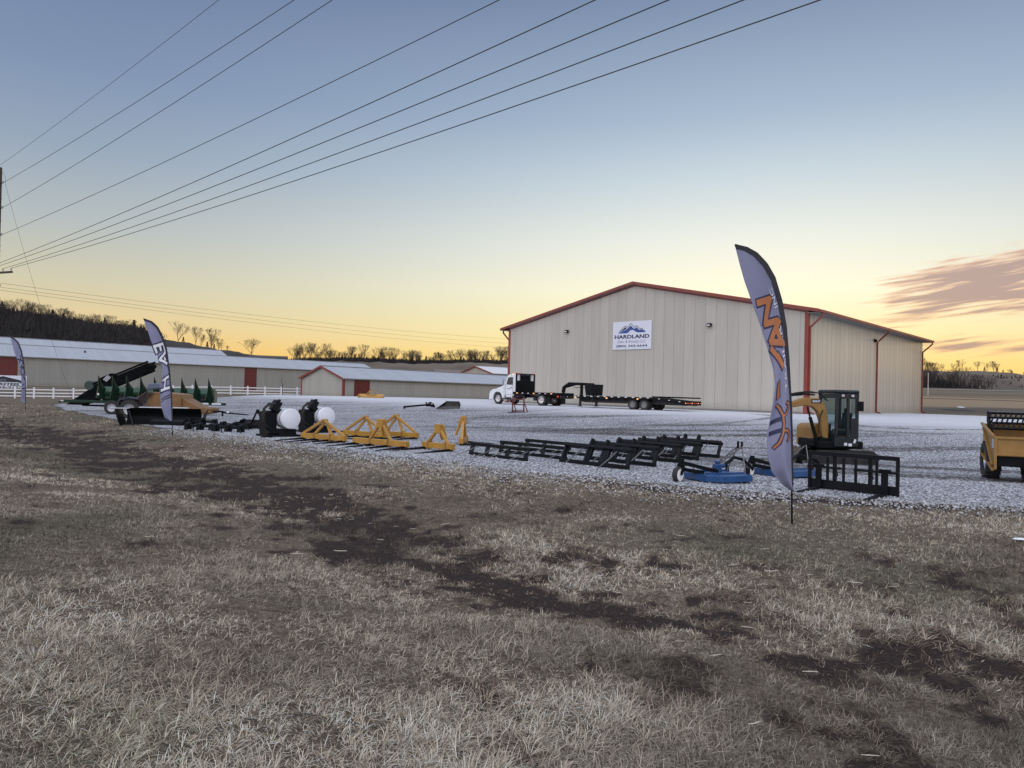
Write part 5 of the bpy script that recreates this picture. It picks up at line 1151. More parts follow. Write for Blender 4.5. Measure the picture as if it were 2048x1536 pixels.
for k in range(3): hs_.tube([(-.4, -.3 + k * .05, 2.05 + k * .01), (-.7, -.3 + k * .05, 2.3), (-1.1, -.3 + k * .05, 2.36 - k * .03), (-1.5, -.3 + k * .05, 2.3), (-1.8, -.3 + k * .05, 2.15)], .014, 6)
hs_.tube([(-.6, -.4, .8), (-.78, -.42, 1.1), (-.75, -.4, 1.5), (-.62, -.38, 1.75)], .02, 6); hs_.build('hose', RUB, E_, smooth=True)
mb = MB(); mb.box((-.45, -.26, .66), (.5, .34, .36)); mb.build('swing_post', BLACK, E_, bevel=.03)

# ------------------------------------------------------------------ pallet fork frame (nearest)
a_ = at(1622, 977, 0); FRZ = R(-44)
ff_ = thing('pallet_fork_frame', 'black pallet fork frame with two long tines in front of the excavator', 'pallet fork', (6.72, 15.95, gz(6.72, 15.95) + .02), FRZ)
FW, FH = 1.86, .78
mb = MB(); mb.box((FW / 2, 0, FH), (FW, .07, .09)); mb.box((FW / 2, .02, .1), (FW, .04, .2))
for xx in (.03, FW - .03): mb.box((xx, .01, FH / 2), (.06, .08, FH))
mb.build('frame', BLACKS, ff_, bevel=.006)
mb = MB()
for xa, xb in ((.0, .73), (.98, FW)): mb.box(((xa + xb) / 2, -.045, FH * .62), (xb - xa, .04, .05))
mb.build('rail', BLACKS, ff_)
for xx in (.41, .75, 1.0, 1.42):
    MB().box((xx, .03, FH * .47), (.045, .07, FH * .9)).build('upright', BLACKS, ff_, bevel=.005)
for xx in (.56, 1.29):
    mb = MB(); mb.prism([(.0, FH - .03), (.1, FH - .03), (.06, FH * .8), (.1, FH * .55), (.09, .2), (.0, .2)], 'x', xx - .035, xx + .035); mb.bar((xx, .1, .36), (xx + .0, .17, .3), .06); mb.build('mount_plate', BLACKS, ff_, bevel=.004)
for xx in (.25, 1.6):
    mb = MB(); mb.box((xx, -.06, FH * .34), (.13, .045, FH * .66)); mb.box((xx, -.05, FH * .66), (.22, .07, .06)); mb.bar((xx, -.05, .03), (xx, -1.2, .025), .12, .045, w2=.1, h2_=.015); mb.build('tine', BLACK, ff_, bevel=.005)

# ------------------------------------------------------------------ blue rotary cutters
def cutter(label, loc, rz):
    o = thing('rotary_cutter', label, 'rotary mower', loc, rz, 'blue rotary cutters')
    # local +x to the hitch, y across
    d_ = MB(); pl = [(-.55, -.45), (-.2, -.78), (.75, -.78), (.95, -.55), (.95, .55), (.75, .78), (-.2, .78), (-.55, .45)]
    d_.prism(pl, 'z', .17, .215); d_.build('deck', BLUE, o, bevel=.006)
    sk = MB()
    for a_, b_ in zip(pl, pl[1:] + pl[:1]): sk.bar((a_[0], a_[1], .12), (b_[0], b_[1], .12), .02, .13)
    sk.build('skirt', BLUE, o)
    rb = MB(); rb.box((.2, -.35, .235), (1.3, .07, .05)); rb.box((.2, .35, .235), (1.3, .07, .05)); rb.build('deck_rib', BLUE, o)
    gb = MB(); gb.box((.25, 0, .34), (.2, .18, .22)); gb.cyl((.25, 0, .47), (.25, 0, .55), .08, 14); gb.cyl((.35, 0, .4), (.5, 0, .4), .06, 12); gb.build('gearbox', BLUE, o, bevel=.02)
    fr = MB()
    for yy in (-.09, .09): fr.bar((-.3, yy, .24), (-.95, yy, .34), .05, .1); fr.bar((-1.0, yy, .52), (.2, yy, .26), .03, .09)
    fr.bar((-.98, 0, .36), (-.98, 0, .62), .07, .12); fr.bar((-.98, .0, .56), (.85, .0, .8), .03, .03) if False else None
    fr.build('tail_beam', BLACK, o)
    w = MB().lathe([(.10, -.06), (.19, -.07), (.215, -.04), (.215, .04), (.19, .07), (.10, .06)], (0, 0, 0), 'y', 24).build('tail_wheel', RUB, o, smooth=True, loc=(-1.1, -.02, .2), rotz=.35)
    MB().lathe([(.165, -.06), (.16, -.074), (.05, -.08), (.002, -.08)], (0, 0, 0), 'y', 20).lathe([(.165, .06), (.16, .074), (.05, .08), (.002, .08)], (0, 0, 0), 'y', 20).build('rim', WHITEV, w, smooth=True)
    fk = MB(); fk.bar((-1.08, -.12, .2), (-.98, -.1, .46), .03, .07); fk.bar((-1.08, .1, .2), (-.98, .1, .46), .03, .07); fk.box((-.99, 0, .46), (.1, .22, .04)); fk.build('wheel_fork', BLACK, o)
    aa = MB()
    for yy in (-.35, .35): aa.bar((.92, yy, .22), (1.05, yy * .25, .92), .02, .04); aa.bar((1.05, yy * .25, .92), (.1, yy * .1, .36), .012, .035)
    aa.build('a_frame', STEEL, o)
    ht = MB(); ht.box((1.05, -.07, .96), (.06, .03, .2)); ht.box((1.05, .07, .96), (.06, .03, .2)); ht.tube([(.5, 0, .42), (.9, .05, .62), (1.2, .02, .55), (1.5, -.05, .3)], .045, 10); ht.tube([(1.05, 0, .85), (.6, .25, .55), (-.6, .1, .62)], .008, 5)
    for yy in (-.4, .4): ht.box((.98, yy, .26), (.12, .03, .22))
    ht.build('hitch', BLACKS, o, smooth=False)
    return o
c1 = Vector((4.72, 16.7)); m1_ = cutter('blue rotary cutter with a white tail wheel, the nearer one left of the tall flag', (c1.x, c1.y, gz(*c1) + .0), R(26))
c2 = Vector((7.0, 18.55)); m2_ = cutter('blue rotary cutter farther back, partly hidden behind the tall flag', (c2.x, c2.y, gz(*c2)), R(24))

m1_.scale = m2_.scale = (.87, .87, .87)
# ------------------------------------------------------------------ black hay frames
def bigframe(label, right, zr, L=2.4, rz=R(-46)):
    o = thing('bale_spear_frame', label, 'spear frame', (right[0], right[1], gz(*right)), rz, 'large black spear frames laid out in a row')
    # local origin at the right-hand foot, x runs to the left (negative)
    mb = MB(); mb.box((-L / 2, 0, .08), (L, .12, .10)); mb.build('bottom_bar', BLACKS, o, bevel=.006)
    mb = MB(); mb.box((-L / 2 - .05, .26, .50), (L, .2, .09), (-.5, 0, 0)); mb.build('top_bar', BLACKS, o, bevel=.006)
    for k, f in enumerate((.02, .32, .62, .97)):
        x = -L * f; mb = MB(); mb.bar((x, 0, .08), (x - .05, .25, .48), .1, .07, up=(1, 0, 0)); mb.build('upright', BLACKS, o)
    for f in (.4, .62):
        x = -L * f; mb = MB(); mb.prism([(.2, .4), (.4, .4), (.4, .7), (.3, .74), (.2, .6)], 'x', x - .03, x + .03); mb.prism([(-.03, .05), (.04, .05), (.3, .45), (.22, .47)], 'x', x - .09, x + .09); mb.build('mount_plate', BLACKS, o)
    for f in (.22, .72): mb = MB(); x = -L * f; mb.tube([(x, .18, .45), (x + .02, -.2, .26), (x + .04, -.72, .03)], [.022, .02, .008], 8); mb.build('spear', STEEL, o, smooth=True)
    return o
def lowframe(label, left, L=2.4, rz=R(-46)):
    o = thing('spear_rack', label, 'spear frame', (left[0], left[1], gz(*left)), rz, 'low black spear racks')
    MB().box((L / 2, 0, .06), (L, .08, .09)).build('bottom_bar', BLACKS, o, bevel=.004); MB().box((L / 2 - .12, .22, .33), (L + .1, .12, .10)).build('top_bar', BLACKS, o, bevel=.004)
    for f in (.02, .3, .66, .97): x = L * f; MB().bar((x, 0, .06), (x - .14, .22, .32), .13, .05, up=(0, 0, 1)).build('upright', BLACKS, o)
    for f in (.08, .4, .62, .95): x = L * f; MB().tube([(x, .2, .3), (x - .02, -.15, .18), (x - .04, -.8, .02)], [.018, .017, .006], 7).build('spear', STEEL, o, smooth=True)
    return o
RL = [((3.1, 18.5), 'front'), ((4.0, 19.5), 'second'), ((5.0, 21.0), 'third'), ((5.9, 22.2), 'fourth'), ((6.9, 23.4), 'rearmost')]
LB5 = ['nearest of the five large black spear frames, its right foot closest to the verge', 'second nearest of the five large black spear frames', 'middle one of the five large black spear frames', 'second farthest of the five large black spear frames', 'farthest of the five large black spear frames, nearest the building']
for (p_, w_), lb in zip(RL, LB5): bigframe(lb, p_, 0)
lowframe('low black spear rack at the left front, beside the single yellow frame', (-1.25, 21.9), 2.5)
lowframe('low black spear rack in the middle of the three, right behind the front one', (-.35, 23.0), 2.9)
lowframe('low black spear rack at the back of the three, farthest from the verge', (.5, 24.3), 2.9)

# ------------------------------------------------------------------ yellow three point bale frames
def ybale(label, left, L, rz, hgt=.86, mast=False, inner=True, ntine=4, tl=1.35, group='yellow A-shaped bale frames'):
    o = thing('bale_fork_frame', label, 'bale frame', (left[0], left[1], gz(*left)), rz, group)
    MB().box((L / 2, 0, .17), (L, .17, .19)).build('beam', YEL, o, bevel=.01)
    ax = L / 2; r_ = MB()
    if not mast:
        for xx in (.06, L - .06): r_.bar((xx, 0, .24), (ax, .0, hgt), .09, .09)
        if inner:
            for xx in (ax - .45, ax + .45): r_.bar((xx, -.03, .24), (ax, .12, hgt - .04), .1, .08)
        r_.box((ax, .04, hgt), (.16, .2, .07))
    else:
        for xx in (ax - .5, ax + .5): r_.bar((xx, 0, .24), (ax + (.1 if xx > ax else -.1), .02, hgt - .15), .1, .08)
        r_.box((ax, .02, hgt - .08), (.26, .2, .3)); r_.bar((ax - .1, .1, hgt), (ax - .1, .28, .35), .07); r_.bar((ax + .1, .1, hgt), (ax + .1, .28, .35), .07)
    r_.build('a_frame', YEL, o, bevel=.008)
    br = MB()
    for xx in (ax - .42, ax + .42): br.box((xx, -.005, .17), (.07, .2, .26)); br.cyl((xx - .06, .1, .2), (xx + .1, .1, .2), .02, 8)
    if mast: br.cyl((ax - .15, .02, hgt - .02), (ax + .15, .02, hgt - .02), .02, 8)
    br.build('hitch_plate', YELM, o)
    for k in range(ntine):
        x = .12 + (L - .24) * k / (ntine - 1); MB().bar((x, -.02, .07), (x, -tl, .03), (.13 if mast else .08), .07, w2=.035, h2_=.02).bar((x, .05, .08), (x, -.05, .07), .13, .1).build('tine', BLACK, o, bevel=.004)
    return o
ybale('yellow bale frame with outer and inner braces at the front left of its group', (-7.8, 26.5), 2.3, R(-33), .78)
ybale('yellow bale frame with a boxed upright mast at the front middle of its group', (-5.45, 24.7), 2.5, R(-34), .88, mast=True)
ybale('yellow bale frame behind the front left one, left of the back pair', (-6.8, 28.9), 2.3, R(-33), .86)
ybale('yellow bale frame at the back right of its group, beam end clear of the others', (-5.7, 29.4), 2.4, R(-33), .92)
ybale('short yellow bale frame with a blocky top standing apart at the right', (-2.9, 23.6), 1.45, R(-42), .8, mast=True, ntine=2, tl=1.5)
s_ = ybale('yellow bale frame turned edge on behind the short one', (-1.78, 25.4), 1.4, R(86), .98, mast=True, ntine=2, tl=1.1)

# ------------------------------------------------------------------ white drum units
def drum(label, loc, rz):
    o = thing('drum_attachment', label, 'drum attachment', loc, rz, 'white drums on black stands')
    # local x: drum axis toward the viewer's right
    d_ = MB(); d_.lathe([(.002, .475), (.36, .47), (.39, .455), (.40, .42), (.40, -.2), (.34, -.42), (.22, -.52), (.002, -.53)], (0, 0, 0), 'x', 40); d_.build('drum', WPLAST, o, smooth=True, loc=(0, .12, .72))
    b_ = MB(); b_.lathe([(.404, -.012), (.41, -.012), (.41, .012), (.404, .012)], (.3, .12, .72), 'x', 36); b_.build('strap', BLACK, o, smooth=True)
    st = MB(); st.prism([(-.5, .02), (.30, .02), (.34, .2), (.12, .3), (.1, .95), (-.1, 1.02), (-.55, .98), (-.6, .5)], 'y', -.72, -.3); st.prism([(-.5, .02), (.36, .02), (.3, .3), (-.5, .3)], 'y', -.3, .42); st.build('cradle', BLACK, o, bevel=.02)
    bs = MB(); bs.box((0, -.75, .05), (1.3, .1, .09)); bs.box((0, .42, .05), (1.1, .1, .09)); bs.box((.45, -.1, .05), (.12, 1.5, .08)); bs.box((-.5, -.1, .05), (.1, 1.2, .08)); bs.bar((.45, -.7, .05), (.55, -1.1, .03), .1, .05); bs.bar((.1, .45, .05), (.2, 1.1, .04), .08, .05); bs.build('skid', BLACK, o)
    mt_ = MB(); mt_.box((.0, -.32, 1.2), (.3, .3, .42), (-.5, 0, 0)); mt_.cyl((.0, -.4, 1.1), (.0, -.1, .95), .12, 14); mt_.box((.0, -.18, 1.42), (.2, .08, .08), (-.5, 0, 0)); mt_.build('motor', BLACKS, o, bevel=.02)
    hs = MB()
    for k in range(4): xx = .0 + k * .06; hs.tube([(xx, -.38, 1.3), (xx + .03, -.6, 1.32 - k * .02), (xx + .06, -.84, 1.12), (xx + .05, -.9, .8 - k * .04), (xx, -.8, .5), (xx, -.6, .34)], .018, 6)
    hs.build('hose', RUB, o, smooth=True); return o
p = gat(565, 873); drum('white drum on a black stand, the left one, nearer the verge', (p.x, p.y, gz(p.x, p.y)), R(-47))
p = gat(638, 865); drum('white drum on a black stand, the right one behind the yellow frames', (p.x, p.y, gz(p.x, p.y)), R(-47))
p = gat(505, 858); o_ = thing('box_scraper', 'small black box scraper just left of the white drums', 'box scraper', (p.x, p.y, gz(p.x, p.y)), R(-12))
MB().prism([(.25, 0), (.28, .42), (.22, .42), (.0, .2), (-.02, .0)], 'x', -.55, .45).build('blade_box', BLACK, o_, bevel=.01)
for xx in (-.57, .46): MB().prism([(-.35, .02), (.3, 0), (.3, .46), (-.1, .4)], 'x', xx - .02, xx + .02).build('side_plate', BLACK, o_)
MB().bar((-.1, .1, .3), (.15, .1, .85), .06).bar((.4, .1, .3), (.2, .1, .85), .06).box((.18, .1, .8), (.12, .1, .2)).build('a_frame', BLACK, o_)

# low black mounts beside the middle flag
def lowblk(label, loc, rz, L):
    o = thing('spear_mount', label, 'spear mount', (loc[0], loc[1], gz(*loc)), rz, 'low black spear mounts')
    MB().box((L / 2, 0, .2), (L, .14, .12)).build('beam', BLACKS, o, bevel=.01)
    for k in range(3):
        x = .15 + (L - .3) * k / 2; mb = MB(); mb.prism([(.15, .02), (-.16, .02), (-.12, .3), (.12, .34), (.18, .2)], 'x', x - .09, x + .09); mb.cyl((x - .12, 0, .12), (x + .12, 0, .12), .07, 12); mb.build('bracket', BLACK, o, bevel=.01)
    for k in range(2): x = L * (.3 + .6 * k); MB().bar((x, -.05, .14), (x + .5, -.7, .03), .07, .04, w2=.02).build('spear', BLACKS, o)
    return o
for px, py, L, lb in ((370, 859, 1.5, 'low black spear mount, left of the front pair beside the middle flag'), (425, 863, 1.5, 'low black spear mount, right of the front pair beside the middle flag'), (376, 850, 1.6, 'low black spear mount, left of the rear pair before the snow pusher'), (440, 857, 1.6, 'low black spear mount, right of the rear pair left of the box scraper')):
    p = at(px, py, 0); lowblk(lb, (p.x, p.y), R(-14), L)

# ------------------------------------------------------------------ black pushers
def pusher(label, px0, px1, py, z=0, h=.8, rz=None, cap=.0):
    a_ = at(px0, py, z); b_ = at(px1, py + 2, z); L = (b_ - a_).length; rz = math.atan2(b_.y - a_.y, b_.x - a_.x)
    o = thing('snow_pusher', label, 'snow pusher', (a_.x, a_.y, gz(a_.x, a_.y) + z), rz, 'black pushers left of the drums')
    arc = [(.0 + .34 * (1 - math.cos(t_)) - .1, h * .5 - h * .5 * math.cos(t_ * 1.0) if False else h * t_ / 2.2) for t_ in np.linspace(0, 2.2, 8)]
    arc = [(.32 * math.sin(t_ / 2.2 * math.pi) * 1.0, h * t_ / 2.2) for t_ in np.linspace(0, 2.2, 9)]
    MB().prism(arc + [(y + .04, zz_) for y, zz_ in arc[::-1]], 'x', .1, L - .1).build('moldboard', BLACK, o)
    for xx, sgn in ((.05, -1), (L - .05, 1)):
        MB().add([(xx, -.75, .02), (xx, .35, .02), (xx + sgn * .22, .4, h), (xx + sgn * .3, -.55, h * .95), (xx + sgn * .12, -.8, .35)] + [(xx + .04, -.75, .02), (xx + .04, .35, .02), (xx + sgn * .22 + .04, .4, h), (xx + sgn * .3 + .04, -.55, h * .95), (xx + sgn * .12 + .04, -.8, .35)], [(0, 1, 2, 3, 4), (9, 8, 7, 6, 5)] + [(k, (k + 1) % 5, 5 + (k + 1) % 5, 5 + k) for k in range(5)]).build('side_plate', BLACK, o)
    MB().box((L / 2, .12, h + .03), (L * .62, .34, .04)).build('top_plate', mat('top_highlight', (.55, .57, .62), .35, .2, .1, 3), o, bevel=.008)  # pale colour stands in for the highlight along the black top edges
    MB().box((-.1, -.1, h * .97), (.75, .42, .03)).build('top_plate', MATS['top_highlight'], o, bevel=.008)
    MB().bar((.35, -.5, .7), (.6, -.72, .03), .05).bar((L * .4, .4, .5), (L * .4, .75, .1), .1).bar((L * .6, .4, .5), (L * .6, .75, .1), .1).build('brace', DARK, o)
    return o
pusher('long black snow pusher with pale top edges in front of the green header', 246, 405, 848, h=.82)
p = gat(330, 851); o_ = thing('blade_attachment', 'low black blade lying in front of the snow pusher, behind the middle flag', 'blade', (p.x, p.y, gz(p.x, p.y)), R(-8))
MB().prism([(.2, .0), (.25, .26), (.18, .3), (.0, .18), (.0, .0)], 'x', -.8, .9).build('moldboard', BLACK, o_, bevel=.01); MB().box((.1, .3, .15), (.7, .25, .22)).build('bracket', BLACK, o_, bevel=.01)

# ------------------------------------------------------------------ orange bale processor
p = atY(268, 837, 39.2); bp_ = thing('bale_processor', 'orange bale processor with big tyres between the green header and the black pusher', 'farm machine', (p.x, p.y, gz(p.x, p.y)), R(2))
mb = MB(); mb.prism([(.75, .75), (.85, 1.3), (1.15, 1.5), (2.0, 1.46), (2.68, 1.38), (2.68, .62), (1.6, .5)], 'y', -.3, 1.3); mb.build('body', ORA, bp_, bevel=.03)
mb = MB(); mb.prism([(2.68, 1.2), (3.9, .55), (3.95, .3), (2.68, .62)], 'y', -.2, 1.15); mb.build('feed_deck', ORA, bp_, bevel=.02)
MB().box((4.0, .4, .55), (.5, 1.3, .3), (0, .1, 0)).build('roller_housing', ORA, bp_, bevel=.03)
MB().prism([(.62, 1.6), (.75, 1.95), (1.3, 1.98), (1.5, 1.72)], 'y', -.1, 1.0).build('hood', mat('blue_grey_hood', (.09, .12, .17), .4, 0, .1, 3), bp_, bevel=.03)
for k, (a_, b_) in enumerate((((-.3, -.35, .7), (.9, -.35, 1.55)), ((.1, -.38, .65), (1.0, -.4, 1.4)))): MB().cyl(a_, Vector(a_).lerp(Vector(b_), .6), .05, 10).cyl(Vector(a_).lerp(Vector(b_), .6), b_, .03, 8).build('hydraulic_cylinder', REDP, bp_, smooth=True)
hs = MB()
for k in range(5): hs.tube([(-.1 + k * .12, -.4, .55), (.1 + k * .15, -.45, .95 + .1 * math.sin(k)), (.5 + k * .12, -.42, 1.2), (.8 + k * .1, -.36, 1.45)], .022, 6)
hs.build('hose', RUB, bp_, smooth=True)
MB().box((1.0, .5, .58), (3.0, 1.3, .16)).build('frame', BLACK, bp_)
for yy in (-.42, 1.35): wheel('wheel', bp_, (.0, yy, .52), .56, .42, rimr=.52, rim=GALV, lug=.03)
mb = MB(); mb.tube([(4.0, .3, .45), (4.6, .2, .5), (5.0, .2, .42), (6.2, .1, .34)], [.06, .05, .045, .03], 8); mb.box((4.75, .2, .38), (.08, .08, .3)); mb.build('drawbar', BLACK, bp_)
MB().box((5.05, .19, .47), (.1, .1, .1)).build('jack', WINK, bp_)
MB().prism([(-.62, .75), (-.55, 1.08), (-.1, 1.2), (.5, 1.1), (.55, 1.05), (-.1, 1.12), (-.48, 1.0), (-.56, .72)], 'y', -.65, -.2).build('mud_guard', mat('dark_blue_guard', (.02, .026, .04), .4), bp_)
vs, fs = fittext('HWX', .3, .12, bold=.03); decal('lettering', [(x + 2.0, z + 1.3) for x, z in vs], fs, lambda x, z: (x, -.335, z), WINK, bp_)

# ------------------------------------------------------------------ green corn header on its trailer
p = atY(127, 828, 43); hc = thing('header_trailer', 'long green header trailer with white wheeled tandem under the green corn header', 'trailer', (p.x, p.y, gz(p.x, p.y)), R(11))
HL = 9.3
mb = MB(); mb.box((HL / 2, 0, .78), (HL, .16, .16)); mb.box((HL / 2 + .5, .9, .78), (HL - 1.8, .12, .12))
for k in range(5): mb.box((1.9 + k * 1.7, .45, .74), (.12, 1.0, .1))
mb.bar((0, 0, .78), (-.3, 0, .7), .1); mb.build('rail', GREEN, hc, bevel=.01)
MB().box((-.05, -.01, .80), (.2, .1, .06)).build('hitch', WINK, hc)
for xx in (8.0, 8.75): MB().box((xx, -.09, .79), (.55, .02, .1)).build('reflector', WINK, hc)
for xx, yy in ((2.75, -.15), (2.35, 1.2), (2.9, 1.2), (6.6, -.1), (6.6, 1.2)): wheel('wheel', hc, (xx, yy, .44), .44, .28, rimr=.55, rim=(GALV if yy < 0 else DARK))
for xx in (2.75, 6.6): MB().box((xx, .5, .4), (.12, 1.4, .12)).build('axle', DARK, hc)
for xx in (2.1, 5.2): MB().box((xx, -.02, 1.12), (.09, .09, .7)).build('post', mat('grey_post', (.3, .31, .33), .5), hc)
hd = thing('corn_header', 'green corn header with nine pointed snouts resting on the long trailer', 'corn header', (hc.location.x, hc.location.y, hc.location.z), R(11))
X0 = 2.05; NS = 9; SPN = .785
mb = MB(); mb.prism([(.2, .84), (.1, 1.42), (.5, 1.72), (1.1, 1.62), (1.2, .9)], 'x', X0 - .1, X0 + SPN * (NS - 1) + .2); mb.build('frame', mat('header_green', (.007, .06, .028), .45, 0, .2, 3, dust=.15, dustcol=(.06, .08, .05)), hd, bevel=.02)
for k in range(NS):
    x = X0 + k * SPN; mb = MB(); tip = Vector((x, -.55, 2.42)); w = .27
    base = [Vector((x - w, .0, 1.0)), Vector((x - w * .7, .35, 1.5)), Vector((x, .45, 1.62)), Vector((x + w * .7, .35, 1.5)), Vector((x + w, .0, 1.0)), Vector((x, -.25, .95))]
    ax_ = tip.lerp(Vector((x, .1, 1.2)), .5); mid = [tip.lerp(b_, .5).lerp(Vector((ax_.x, ax_.y, tip.lerp(b_, .5).z)), .38) for b_ in base]; tp_ = [tip.lerp(b_, .05) for b_ in base]
    vs = base + mid + tp_ + [tip]; fs = [(r_ * 6 + j, r_ * 6 + (j + 1) % 6, (r_ + 1) * 6 + (j + 1) % 6, (r_ + 1) * 6 + j) for r_ in range(2) for j in range(6)] + [(12 + j, 12 + (j + 1) % 6, 18) for j in range(6)] + [(5, 4, 3, 2, 1, 0)]
    mb.add(vs, fs); sn = mb.build('snout', SNOUT, hd); MB().bar(tip.lerp(base[0], .04), mid[0], .02, .03).bar(mid[0], base[0], .03, .04).build('snout_edge', mat('edge_glint', (.16, .19, .14), .5, 0, .2, 5), sn)  # pale strip paints the light caught along the snout's left edge
    if k < NS - 1:
        q = MB(); q.box((x + SPN / 2, .12, 1.12), (.32, .3, .3)); q.bar((x + SPN / 2 - .07, -.1, 1.15), (x + SPN / 2 - .07, -.3, 1.35), .05); q.bar((x + SPN / 2 + .07, -.1, 1.15), (x + SPN / 2 + .07, -.3, 1.35), .05); q.build('row_unit', DARK if k % 2 else GREEN, hd)
MB().box((X0 - .06, -.12, 1.25), (.12, .3, .12)).build('lamp', WINK, hd)

# tilted black conveyor standing behind the header
p = atY(215, 825, 47.5); cv_ = thing('conveyor', 'long tilted black conveyor with a pale panel rising behind the green header', 'conveyor', (p.x, p.y, gz(p.x, p.y)), R(6))
sl_ = math.atan2(1.35, 2.9)
mb = MB(); mb.box((1.0, 0, 2.25), (3.7, 1.2, .52), (0, -sl_, 0)); mb.build('trough', MATTE, cv_, bevel=.02)
mb = MB(); mb.box((1.0, -.62, 2.62), (3.8, .06, .12), (0, -sl_, 0)); mb.box((1.0, .62, 2.62), (3.8, .06, .12), (0, -sl_, 0)); mb.box((1.2, -.62, 2.0), (2.6, .05, .1), (0, -sl_, 0)); mb.build('side_rail', MATTE, cv_)
mb = MB(); mb.cyl((2.66, -.6, 3.12), (2.66, .6, 3.12), .17, 16); mb.build('head_pulley', MATTE, cv_, smooth=True)
mb = MB(); mb.prism([(-2.4, .42), (-.9, 1.55), (-.4, 1.5), (-.7, .7), (-1.5, .42)], 'y', -.5, .5); mb.build('lower_hopper', MATTE, cv_)
MB().cyl((-.95, -.62, 1.72), (-.95, .62, 1.72), .3, 20).build('drive_drum', mat('dull_green', (.02, .05, .04), .5), cv_, smooth=True)
MB().box((.05, -.1, 2.15), (.95, .8, .5), (0, -sl_, 0)).build('motor_box', MATTE, cv_, bevel=.02)
mb = MB(); 
for k in range(4): mb.box((.1 + k * .06, -.66, 2.28 - k * .04), (.03, .02, .42), (0, .75, 0))
mb.build('pale_panel', WINK, cv_)
mb = MB(); mb.bar((.3, -.4, 2.0), (.2, -.4, .1), .1); mb.bar((.3, .4, 2.0), (.2, .4, .1), .1); mb.bar((1.5, -.4, 2.2), (.6, -.4, .3), .07); mb.bar((-1.6, 0, .4), (2.0, 0, .35), .12); mb.build('frame', MATTE, cv_)
for yy in (-.6, .6): wheel('wheel', cv_, (.4, yy, .36), .36, .2, rimr=.5, rim=DARK)

# ------------------------------------------------------------------ small things near the barns
p = gat(742, 796); o_ = thing('grader_blade', 'yellow box blade with an A-shaped hitch beside the red barn door', 'grader blade', (p.x, p.y, gz(p.x, p.y)), R(-4))
k_ = p.y / 1415
mb = MB(); W_ = 50 * k_; mb.prism([(.3, 0), (.35, .42), (.25, .45), (.0, .22), (-.02, 0)], 'x', -W_ / 2, W_ / 2); mb.build('blade_box', YEL, o_, bevel=.02)
for xx in (-W_ / 2, W_ / 2): MB().prism([(-.4, 0), (.35, 0), (.35, .45), (-.3, .3)], 'x', xx - .03, xx + .03).build('side_plate', YEL, o_)
MB().bar((-.55, .1, .4), (0, .1, 1.02), .1).bar((.55, .1, .4), (0, .1, 1.02), .1).bar((-.15, -.2, .3), (-.15, .1, .9), .07).bar((.15, -.2, .3), (.15, .1, .9), .07).build('a_frame', YELM, o_)
p = gat(792.5, 795.6)
for k, lb in ((0, 'large black tyre lying flat, the lower one of the stack at the barn wall'), (1, 'large black tyre lying flat on top of the other one at the barn wall')):
    r_ = 15.6 * p.y / 1415; hh_ = .40; z0_ = gz(p.x, p.y) + k * (hh_ + .01)
    mb = MB(); mb.lathe([(r_ * .58, .02), (r_ * .75, .0), (r_ * .93, .02), (r_, .1), (r_ * 1.0, hh_ - .1), (r_ * .93, hh_ - .02), (r_ * .75, hh_), (r_ * .58, hh_ - .02), (r_ * .55, hh_ / 2), (r_ * .58, .02)], (0, 0, 0), 'z', 36)
    o_ = mb.build('tyre', RUB, smooth=True, loc=(p.x + k * .03, p.y, z0_)); tag(o_, lb, 'tyre', 'stacked tyres')
    for q in range(30): pass
p = gat(900, 797); o_ = thing('rack', 'small low orange metal rack against the long tan barn wall', 'rack', (p.x, p.y, gz(p.x, p.y)), R(8)); s_ = p.y / 1415
mb = MB(); L = 24 * s_
for zz_ in (.08, .36): mb.bar((-L / 2, 0, zz_), (L / 2, 0, zz_), .06); mb.bar((-L / 2, .6, zz_), (L / 2, .6, zz_), .06)
for k in range(6): mb.bar((-L / 2 + L * k / 5, 0, .0), (-L / 2 + L * k / 5, 0, .4), .06)
mb.build('frame', mat('rust_orange', (.35, .1, .04), .6), o_)
p = gat(897, 819.5); o_ = thing('loader_bucket', 'black loader bucket lying open on the lot left of the truck', 'bucket', (p.x, p.y, gz(p.x, p.y)), R(-6)); s_ = p.y / 1415; L = 46 * s_; h_ = 14.5 * s_
mb = MB(); mb.add([(-L / 2, -.45, .02), (L / 2, -.45, .02), (L / 2 - .02, .3, h_ * .55), (L / 2 - .1, .25, h_), (-L / 2 + .62, .25, h_), (-L / 2 + .5, .3, h_ * .5)], [(0, 1, 2, 5), (5, 2, 3, 4)])
bo_ = mb.build('shell', mat('worn_steel', (.06, .062, .055), .5, .3, .4, 5, dust=.5, dustcol=(.12, .12, .1)), o_); bo_.modifiers.new('s', 'SOLIDIFY').thickness = .04
MB().add([(-L / 2, -.45, .02), (-L / 2 + .5, .3, h_ * .5), (-L / 2 + .62, .25, h_), (-L / 2 + .05, -.35, .08)], [(0, 1, 2, 3)]).build('side_plate', BLACK, o_).modifiers.new('s', 'SOLIDIFY').thickness = .03
MB().add([(L / 2, -.45, .02), (L / 2 - .02, .3, h_ * .55), (L / 2 - .1, .25, h_)], [(0, 1, 2)]).build('side_plate', BLACK, o_).modifiers.new('s', 'SOLIDIFY').thickness = .03
MB().box((.25, .25, h_ + .02), (L - .72, .08, .05)).build('lip', DARK, o_)
p = gat(838, 819); o_ = thing('auger_attachment', 'black auger drive with a long boom lying on the lot left of the bucket', 'auger', (p.x, p.y, gz(p.x, p.y)), R(5)); s_ = p.y / 1415
MB().bar((-30 * s_, 0, .14), (14 * s_, 0, .34), .16, .14).box((-29 * s_, 0, .1), (.15, .3, .2)).build('boom', BLACK, o_, bevel=.01)
